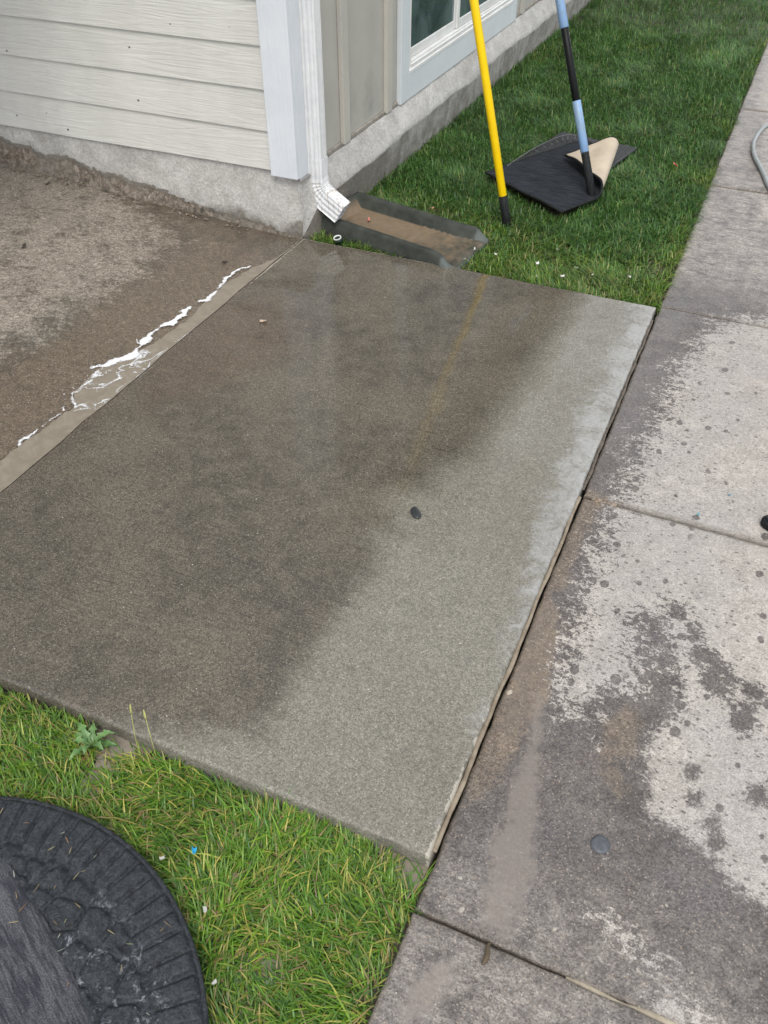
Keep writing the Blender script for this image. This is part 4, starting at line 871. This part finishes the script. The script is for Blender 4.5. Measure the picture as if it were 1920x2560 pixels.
scrap('paper_scrap', 1.017, -2.499, -0.008, .011, (.42, .41, .38), 'white tissue scrap where the cobble mat meets the grass, upper one', 'scrap', seed=11)
scrap('paper_scrap', 1.14, -2.545, -0.015, .011, (.42, .41, .38), 'cream paper scrap in the grass right of the cobble mat', 'scrap', seed=12)
scrap('paper_scrap', 1.222, -2.645, -0.009, .011, (.42, .41, .38), 'white feathery scrap at the edge of the cobble mat, lower one', 'scrap', seed=13)
for i, (x, y, t) in enumerate(((-.18, -.33, 'dark leaf flake on the patio nearest the suds'), (-.93, -.62, 'dark leaf flake on the patio at the far left'), (-1.24, -.10, 'brown leaf flake on the patio near the foundation rubble'))):
    scrap('leaf', x, y, float(patz(np.array(x), np.array(y))) + .004, .030, (.045, .034, .026), t, 'leaf', curl=.12, seed=20 + i)
scrap('leaf', .20, -.685, .003, .030, (.50, .38, .28), 'pale tan leaf flake on the muddy corner of the pad', 'leaf', curl=.1, seed=31)
# bottle ring at the pad edge
rg = tag(empty('bottle_cap', (.148, .034, .004)), 'dark cap with a white ring lying by the pad edge under the downspout', 'cap')
V = []; n = 36
rp = [(.013, 0), (.013, .004), (.0165, .0055), (.0175, .004), (.0175, 0)]
for k in range(n):
    for (r, z_) in rp: a = 2 * math.pi * k / n; V.append((r * math.cos(a), r * math.sin(a) * .95, z_ + .006))
F = [(k * 5 + q, ((k + 1) % n) * 5 + q, ((k + 1) % n) * 5 + (q + 1) % 5, k * 5 + (q + 1) % 5) for k in range(n) for q in range(5)]
raw('ring', V, F, simple('white_plastic', (.75, .75, .72), .4), rg, True).rotation_euler = (rad(14), rad(-8), 0)
tube('body', [(0, .004, -.012), (0, .004, .004), (0, .004, .0055)], [.019, .019, .012], simple('dark_green_plastic', (.02, .04, .035), .3), rg, 24)
# dandelion and seed stalks in the near lawn
WL = Mat('weed_leaf', (.10, .20, .05), .45); WL.set('Base Color', WL.mix(WL.map(WL.noise(60, 4), .35, .65), (.065, .15, .04), (.13, .23, .07)))
weed = tag(empty('dandelion', (.735, -2.348, -.042)), 'flat rosette of toothed dandelion leaves in the near grass by the pad', 'weed')
for i in range(10):
    a = i * 2.4 + .3; ln_ = .036 + .030 * random.random(); V, F = [], []; n = 12
    for j in range(n + 1):
        t = j / n; wd = .0095 * math.sin(min(1, t * 1.05 + .08) * math.pi) ** .7 * (1.25 if j % 3 == 1 else .62) * (.4 + t); zz = .035 * math.sin(t * 2.4) * (.6 + .3 * (i % 3)) + .012
        for sgn in (-1, 0, 1):
            lx, ly = t * ln_ - (.004 if sgn and j % 3 == 1 else 0), wd * sgn
            V.append((lx * math.cos(a) - ly * math.sin(a), lx * math.sin(a) + ly * math.cos(a), zz + (.003 if sgn else 0)))
    for j in range(n):
        for s_ in (0, 1): F.append((j * 3 + s_, (j + 1) * 3 + s_, (j + 1) * 3 + s_ + 1, j * 3 + s_ + 1))
    raw('leaf', V, F, WL.m, weed, True)
STK = simple('straw_stalk', (.36, .37, .12), .6)
for (x, y, dx, dy, h_, t) in ((.868, -2.312, -.03, .03, .085, 'pale seed stalk rising from the near grass, right hand one'), (.828, -2.318, -.02, .03, .095, 'pale seed stalk rising from the near grass, left hand one')):
    st_ = tag(empty('seed_stalk', (x, y, -.04)), t, 'grass stalk')
    P_ = spline([(0, 0, 0), (dx * .3, dy * .3, h_ * .5), (dx, dy, h_)], 6); tube('stem', P_, .0009, STK, st_, 6)
    tube('seed_head', [P_[-1] + Vector((dx, dy, h_ * .5)) * k for k in (0, .08, .2, .3, .38)], [.0009, .0022, .0026, .0018, .0004], STK, st_, 6)
